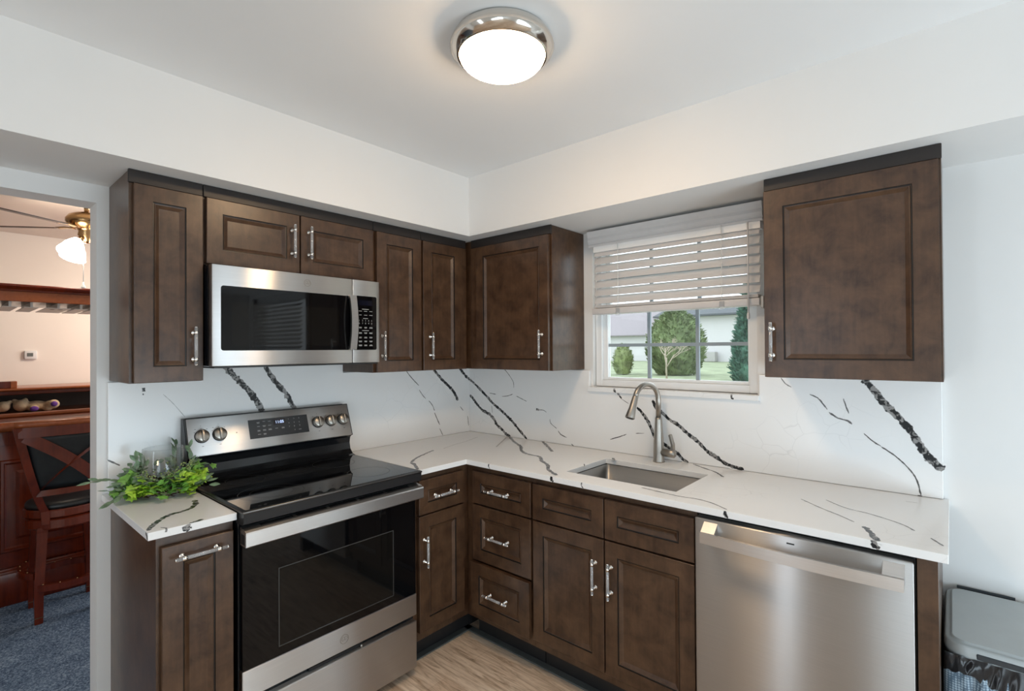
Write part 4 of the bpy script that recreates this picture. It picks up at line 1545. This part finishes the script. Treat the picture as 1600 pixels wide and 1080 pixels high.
mb = MB()
mb.box(-2.90, -2.80, -2.30, -1.995, 1.1988, 1.250, 0, bev=.003)
mb.box(-2.899, -2.797, -2.03, -1.994, 1.1986, 1.2505, 1, bev=.003)
o = mb.build('wooden_box', ['mahogany', 'mahogany_light'], None, (-2.85, -2.15, 1.1988))
tag(o, 'small wooden box standing on top of the back bar', 'box')

# plush toys in the niche
def plush(name, y, label, kind):
    z = 1.0135
    t = thing(name, (-2.84, y, z), label, 'toy', 'plush toys in the niche')
    mb = MB()
    bm = bmesh.new()
    if kind == 'bear':
        blobs = [((-2.85, y, z + .040), (.06, .075, .040)), ((-2.84, y - .085, z + .050), (.045, .045, .045)), ((-2.81, y + .075, z + .050), (.050, .034, .030)), ((-2.765, y + .092, z + .052), (.022, .036, .036)),
                 ((-2.80, y - .02, z + .026), (.05, .026, .022)), ((-2.80, y + .06, z + .018), (.05, .03, .018)), ((-2.86, y - .12, z + .085), (.018, .018, .018)), ((-2.86, y - .06, z + .088), (.018, .018, .018))]
    else:
        blobs = [((-2.86, y, z + .036), (.055, .06, .036)), ((-2.84, y + .05, z + .050), (.040, .040, .040)), ((-2.80, y - .03, z + .022), (.045, .024, .020)), ((-2.85, y + .085, z + .080), (.016, .016, .016))]
    for c, r in blobs:
        mb.ball(c, r, 0, 3)
    o = mb.build('body', 'plush_tan', t)
    rm = o.modifiers.new('blend', 'REMESH')
    rm.mode = 'VOXEL'
    rm.voxel_size = .007
    rm.use_smooth_shade = True
    sm = o.modifiers.new('soft', 'SMOOTH')
    sm.factor = .6
    sm.iterations = 4
    mb = MB()
    if kind == 'bear':
        mb.ball((-2.747, y + .092, z + .054), (.008, .021, .021), 0, 2)
        mb.build('paw_pad', 'plush_purple', t)
        mb = MB()
        mb.ball((-2.752, y - .02, z + .026), (.010, .026, .020), 0, 2)
        mb.build('paw_pad', 'plush_purple', t)
    return t


plush('plush_toy', -1.885, 'tan plush toy with purple paw pads lying in the back bar niche', 'bear')
plush('plush_toy', -2.115, 'second smaller tan plush toy without purple pads, in the niche', 'small')

# overhead stemware canopy
cn = thing('bar_canopy', (-1.95, -1.9, 1.78), 'mahogany overhead canopy with crown moulding hung above the bar', 'bar canopy')
mb = MB()
mb.box(-2.30, -1.765, YA, YZ, 1.775, 1.850, 0, bev=.003)
mb.build('fascia', 'mahogany_light', cn)
mb = MB()
pts = [(-1.762, 1.834), (-1.752, 1.836), (-1.748, 1.846), (-1.736, 1.852), (-1.728, 1.864), (-1.728, 1.872), (-1.736, 1.877), (-2.3, 1.877), (-2.3, 1.8505), (-1.7645, 1.8505)]
mb.prism(pts, YA, YZ, 'y', 0)
mb.build('crown_moulding', 'mahogany', cn)
for y in (YA + .05, YZ - .05):
    mb = MB()
    mb.box(-2.24, -2.18, y - .03, y + .03, 1.047, 1.775, 0, bev=.004)
    mb.box(-2.28, -2.14, y - .06, y + .06, 0.004, 1.047, 0, bev=.004)
    mb.build('post', 'mahogany', cn)
for k, y in enumerate((-2.20, -2.105, -2.01, -1.885, -1.775, -1.69, -1.60)):
    mb = MB()
    wv = .060 if k == 3 else .034
    mb.box(-2.28, -1.79, y - wv, y + wv, 1.742, 1.746, 0)
    mb.box(-2.28, -1.79, y - .006, y + .006, 1.746, 1.7745, 0)
    if k == 3:
        for q in (-.02, .02):
            mb.box(-1.93, -1.86, y + q - .010, y + q + .010, 1.7412, 1.7425, 1)
    o = mb.build('stemware_rail', ['rack_metal', 'black_plastic'], cn)

mb = MB()
mb.box(XL + .0005, XL + .020, -1.915, -1.838, 1.410, 1.480, 0, bev=.004, seg=2)
mb.box(XL + .0195, XL + .0208, -1.900, -1.862, 1.432, 1.462, 1)
o = mb.build('thermostat', ['thermostat_white', 'thermostat_screen'], None, (XL + .01, -1.876, 1.445))
tag(o, 'small white wall thermostat with grey screen above the back bar', 'thermostat')

# ceiling fan
FX, FY, FZ = -1.68, -1.765, 2.255
fan = thing('ceiling_fan', (FX, FY, ZC), 'brass ceiling fan with dark blades and a lit frosted shade in the bar room', 'ceiling fan')
mb = MB()
mb.lathe((FX, FY, 0), [(0.0, ZC - .001), (.065, ZC - .001), (.062, ZC - .02), (.03, ZC - .05), (.013, ZC - .055), (.013, 2.36), (.05, 2.352), (.088, 2.335), (.105, 2.31), (.105, 2.29), (.085, 2.262), (.05, 2.25), (.04, 2.235), (.045, 2.21), (.03, 2.19), (.03, 2.165), (.0, 2.16)], 28, cap=False)
mb.build('motor_housing', 'brass', fan)
for k in range(5):
    a = math.radians(-59 + 72 * k)
    T = Matrix.Translation((FX, FY, FZ)) @ Matrix.Rotation(a, 4, 'Z')
    mb = MB(T)
    mb.bar([(.07, 0, .0), (.12, 0, .004), (.17, 0, .0)], (0, .016, 0), (0, 0, .004), 0)
    ib = mb.build('blade_iron', 'brass', fan)
    mb = MB(T @ Matrix.Rotation(math.radians(-10), 4, 'X'))
    mb.prism([(.15, -.05), (.44, -.062), (.515, -.055), (.53, -.03), (.53, .03), (.515, .055), (.44, .062), (.15, .05)], -.003, .003, 'z', 0)
    mb.build('blade', 'fan_blade', ib)
for k in range(3):
    a = math.radians(200 + 120 * k)
    dx, dy = math.cos(a), math.sin(a)
    mb = MB()
    mb.tube([(FX + .02 * dx, FY + .02 * dy, 2.185), (FX + .06 * dx, FY + .06 * dy, 2.188), (FX + .085 * dx, FY + .085 * dy, 2.165)], .008, 8, 0)
    arm = mb.build('lamp_arm', 'brass', fan)
    d = Vector((dx * .55, dy * .55, -.83)).normalized()
    q = Vector((FX + .085 * dx, FY + .085 * dy, 2.165)).to_3d()
    mb = MB(Matrix.Translation(q) @ d.to_track_quat('Z', 'Y').to_matrix().to_4x4())
    mb.lathe((0, 0, 0), [(0.0, -.004), (.022, 0.0), (.036, .02), (.052, .05), (.060, .08), (.070, .105), (.066, .104), (.0, .07)], 24, cap=False)
    mb.build('lamp_shade', 'fan_shade_glass', arm)
mb = MB()
mb.tube([(FX + .03, FY - .02, 2.17), (FX + .03, FY - .02, 1.905)], .0022, 6, 0)
mb.lathe((FX + .03, FY - .02, 1.868), [(0.0, 0.0), (.011, .002), (.012, .010), (.005, .022), (.004, .04)], 12, 0)
mb.build('pull_chain', 'cord_white', fan)

# bar stool
SXc, SYc = -1.375, -1.905
bs = thing('bar_stool', (SXc, SYc, 0.004), 'mahogany swivel bar stool with black leather seat and crossed slat back', 'bar stool')
mb = MB()
mb.lathe((SXc, SYc, 0), [(0.0, .648), (.140, .645), (.166, .634), (.172, .620), (.168, .606), (0.0, .606)], 40, cap=False)
mb.build('seat', 'black_leather', bs)
mb = MB()
mb.lathe((SXc, SYc, 0), [(0.0, .606), (.176, .606), (.180, .600), (.180, .566), (.174, .560), (0.0, .560)], 40, 0, smooth=False, cap=False)
mb.lathe((SXc, SYc, 0), [(0.0, .556), (.172, .556), (.182, .550), (.182, .508), (.176, .500), (.150, .500), (.150, .55), (0.0, .552)], 40, 0, smooth=False, cap=False)
mb.lathe((SXc, SYc, 0), [(0.0, .562), (.12, .562), (.12, .552), (0.0, .552)], 24, 1, smooth=False, cap=False)
mb.build('seat_frame', ['mahogany', 'dark_steel'], bs)
feet = []
for sx in (1, -1):
    for sy in (-1, 1):
        fxx, fyy = SXc + sx * .135, SYc + sy * .128
        gx, gy = SXc + sx * .118, SYc + sy * .112
        mb = MB()
        mb.bar([(fxx, fyy, .004), (fxx, fyy, .19), (gx + (fxx - gx) * .3, gy + (fyy - gy) * .3, .40), (gx, gy, .515)], lambda i: ((.017, .020, .021, .022)[i], 0, 0), lambda i: (0, (.017, .020, .021, .022)[i], 0), 0)
        lg = mb.build('leg', 'mahogany', bs)
        mb = MB()
        mb.box(fxx - .0178, fxx + .0178, fyy - .0178, fyy + .0178, .036, .040, 0)
        mb.build('leg_band', 'brass', lg)
        mb = MB()
        mb.box(gx - .024, gx + .024, gy - .024, gy + .024, .486, .4985, 0, bev=.003)
        mb.build('leg_collar', 'mahogany', lg)
mb = MB()
for a0, a1, z in ((-43, 43, .196), (47, 133, .26), (137, 223, .196), (227, 313, .26)):
    pts = [(SXc + .192 * math.cos(math.radians(a0 + (a1 - a0) * k / 12)), SYc + .192 * math.sin(math.radians(a0 + (a1 - a0) * k / 12)), z) for k in range(13)]
    mb.bar(pts, lambda i, P=pts: Vector((P[i][0] - SXc, P[i][1] - SYc, 0)).normalized() * .012, (0, 0, .017), 0)
    for k in range(1, 12, 3):
        mb.ball((pts[k][0], pts[k][1], z + .0175), .004, 1, 1)
mb.build('footrest', ['mahogany', 'brass'], bs)


def back_pt(v, s):
    """v 0..1 up the backrest, s -1..1 across; bowed away from the bar"""
    hw = .105 + .115 * v ** .8
    y = SYc + s * hw
    x = -1.215 + .115 * v - .020 * (1 - s * s) * -1 - .02
    return Vector((x, y, .60 + .465 * v))


for s in (-1, 1):
    mb = MB()
    pts = [Vector((-1.232, SYc + s * .100, .53))] + [back_pt(k / 10, s) for k in range(11)] + [back_pt(1.02, s)]
    mb.bar(pts, (0, .017, 0), (.016, 0, .003), 0)
    mb.build('back_post', 'mahogany', bs)
for v0, h in ((.985, .034), (.235, .016)):
    mb = MB()
    pts = [back_pt(v0, -1 + 2 * k / 14) for k in range(15)]
    mb.bar(pts, (.014, 0, 0), (0, 0, h), 0)
    mb.build('back_rail', 'mahogany', bs)
mb = MB()
pts = [back_pt(1.06, -1.03 + 2.06 * k / 14) for k in range(15)]
mb.tube(pts, .017, 10, 0)
mb.build('top_rail', 'mahogany_light', bs)
for s in (-1, 1):
    mb = MB()
    pts = [back_pt(.92 - .66 * k / 12, s * (.90 - 1.80 * k / 12)) + Vector((.012 + .003 * s, 0, 0)) for k in range(13)]
    mb.bar(pts, (.007, 0, 0), (0, .017 , .023), 0)
    mb.build('back_slat', 'mahogany', bs)
mb = MB()
vs, fs = [], []
n1, n2 = 10, 12
for i in range(n1):
    for j in range(n2):
        v, s = .27 + .66 * i / (n1 - 1), -.93 + 1.86 * j / (n2 - 1)
        vs.append(back_pt(v, s) + Vector((-.002, 0, 0)))
k = len(vs)
vs += [p + Vector((-.03, 0, 0)) for p in vs]
for i in range(n1 - 1):
    for j in range(n2 - 1):
        a = i * n2 + j
        fs.append((a, a + 1, a + n2 + 1, a + n2))
        fs.append((k + a, k + a + n2, k + a + n2 + 1, k + a + 1))
for i in range(n1 - 1):
    for j in (0, n2 - 1):
        a = i * n2 + j
        fs.append((a, a + n2, k + a + n2, k + a))
for j in range(n2 - 1):
    for i in (0, n1 - 1):
        a = i * n2 + j
        fs.append((a, a + 1, k + a + 1, k + a))
mb.add(vs, fs, 0, True)
mb.build('back_pad', 'black_leather', bs)

# ------------------------------------------------------------------ outdoors
GZ = 0.25
mb = MB()
mb.box(-60, 60, 1.7, 90, GZ - .2, GZ)
o = struct('lawn', mb, 'lawn_green')


def leafy(name, label, x, y, w_, h, shape, mat, n=2600, seedv=1):
    r2 = random.Random(seedv)
    t = thing(name, (x, y, GZ), label, 'tree', 'evergreens on the lawn')
    mb = MB()
    mb.tube([(x, y, GZ - .05), (x, y, GZ + h * .5), (x, y, GZ + h * .92)], [w_ * .05, w_ * .035, .01], 8)
    mb.build('trunk', 'bare_bark', t)
    mb = MB()

    def rad(f):
        if shape == 'cone':
            return max(.03, (1 - f) ** .75 * min(1, .75 + f * 2.5))
        return math.sin(PI * min(1, .14 + f * .86)) ** .55
    nu, nv = 22, 16
    vs, fs = [], []
    for i in range(nv + 1):
        f = i / nv
        for j in range(nu):
            a = 2 * PI * j / nu
            r = w_ / 2 * rad(f) * .90 * (1 + .10 * math.sin(3 * a + 7 * f + seedv) + r2.uniform(-.06, .06))
            vs.append((x + r * math.cos(a), y + r * math.sin(a), GZ + .03 + h * f))
    for i in range(nv):
        for j in range(nu):
            fs.append((i * nu + j, i * nu + (j + 1) % nu, (i + 1) * nu + (j + 1) % nu, (i + 1) * nu + j))
    fs.append([nv * nu + j for j in range(nu)])
    mb.add(vs, fs, 0, True)
    for k in range(n):
        f = r2.random()
        a = r2.uniform(0, 2 * PI)
        r = w_ / 2 * rad(f) * r2.uniform(.82, 1.06)
        c = Vector((x + r * math.cos(a), y + r * math.sin(a), GZ + .05 + h * f))
        d = Vector((math.cos(a), math.sin(a), r2.uniform(.1, 1.4))).normalized()
        s = d.cross(Vector((r2.uniform(-1, 1), r2.uniform(-1, 1), r2.uniform(-1, 1)))).normalized()
        L, W = h * r2.uniform(.03, .055), h * r2.uniform(.010, .02)
        mb.add([c - d * L * .4 - s * W, c + d * L - s * W * .2, c + d * L + s * W * .2, c - d * L * .4 + s * W], [(0, 1, 2, 3)], 0)
    mb.build('foliage', mat, t)
    return t


leafy('arborvitae', 'round green evergreen behind the bare sapling outside the window', -7.06, 20, 2.55, 2.95, 'egg', 'thuja_green', 2600, 3)
leafy('arborvitae', 'tall blue-green evergreen outside, at the window edge by the wand', -3.02, 17, 1.35, 3.6, 'cone', 'thuja_blue', 2400, 5)
leafy('shrub', 'small olive shrub on the lawn in front of the grey-roofed house', -9.22, 19, .95, 1.42, 'egg', 'shrub_olive', 900, 9)


def sapling(x, y, h):
    r2 = random.Random(21)
    t = thing('sapling', (x, y, GZ), 'pale leafless sapling in front of the round evergreen', 'tree')
    mb = MB()

    def grow(p, d, L, r, dep):
        q = p + d * L
        mb.tube([p, p + d * L * .5 + Vector((r2.uniform(-1, 1), r2.uniform(-1, 1), 0)) * L * .04, q], [r, r * .9, r * .75], 5)
        if dep == 0:
            return
        for k in range(r2.choice((2, 3, 3))):
            dd = (d + Vector((r2.uniform(-.95, .95), r2.uniform(-.95, .95), r2.uniform(-.1, .35)))).normalized()
            grow(p + d * L * r2.uniform(.55, 1.0), dd, L * r2.uniform(.58, .78), r * .68, dep - 1)
    grow(Vector((x, y, GZ - .03)), Vector((0, 0, 1)), h * .30, .038, 5)
    mb.build('branches', 'bare_bark', t)


sapling(-6.17, 17.0, 2.9)

h_ = thing('house', (-22, 47, GZ), 'white house with a grey roof beyond the lawn, behind the trees', 'house', 'white houses across the lawn')
mb = MB()
mb.box(-34, -20.2, 44, 54, GZ, 2.95, 0)
mb.build('wall', 'siding_white', h_)
mb = MB()
mb.prism([(43.4, 2.85), (49, 5.9), (54.6, 2.85), (54.6, 2.75), (43.4, 2.75)], -34.5, -19.8, 'x', 0)
mb.build('roof', 'roof_grey', h_)
h2 = thing('house', (-10, 49, GZ), 'white house with a dark eave behind the tall blue-green evergreen', 'house', 'white houses across the lawn')
mb = MB()
mb.box(-18.6, 4, 44, 54, GZ, 4.6, 0)
mb.build('wall', 'siding_white', h2)
mb = MB()
mb.prism([(43.2, 4.55), (49, 6.2), (54.8, 4.55), (54.8, 4.4), (43.2, 4.4)], -19.2, 4.6, 'x', 0)
mb.build('roof', 'roof_dark_eave', h2)
mb = MB()
mb.box(-14.4, -13.3, 43.0, 43.8, GZ, GZ + .9, 0, bev=.05)
o = mb.build('air_conditioner', 'rack_metal', None, (-13.85, 43.4, GZ))
tag(o, 'grey air conditioner unit standing on the lawn against the white house', 'air conditioner')
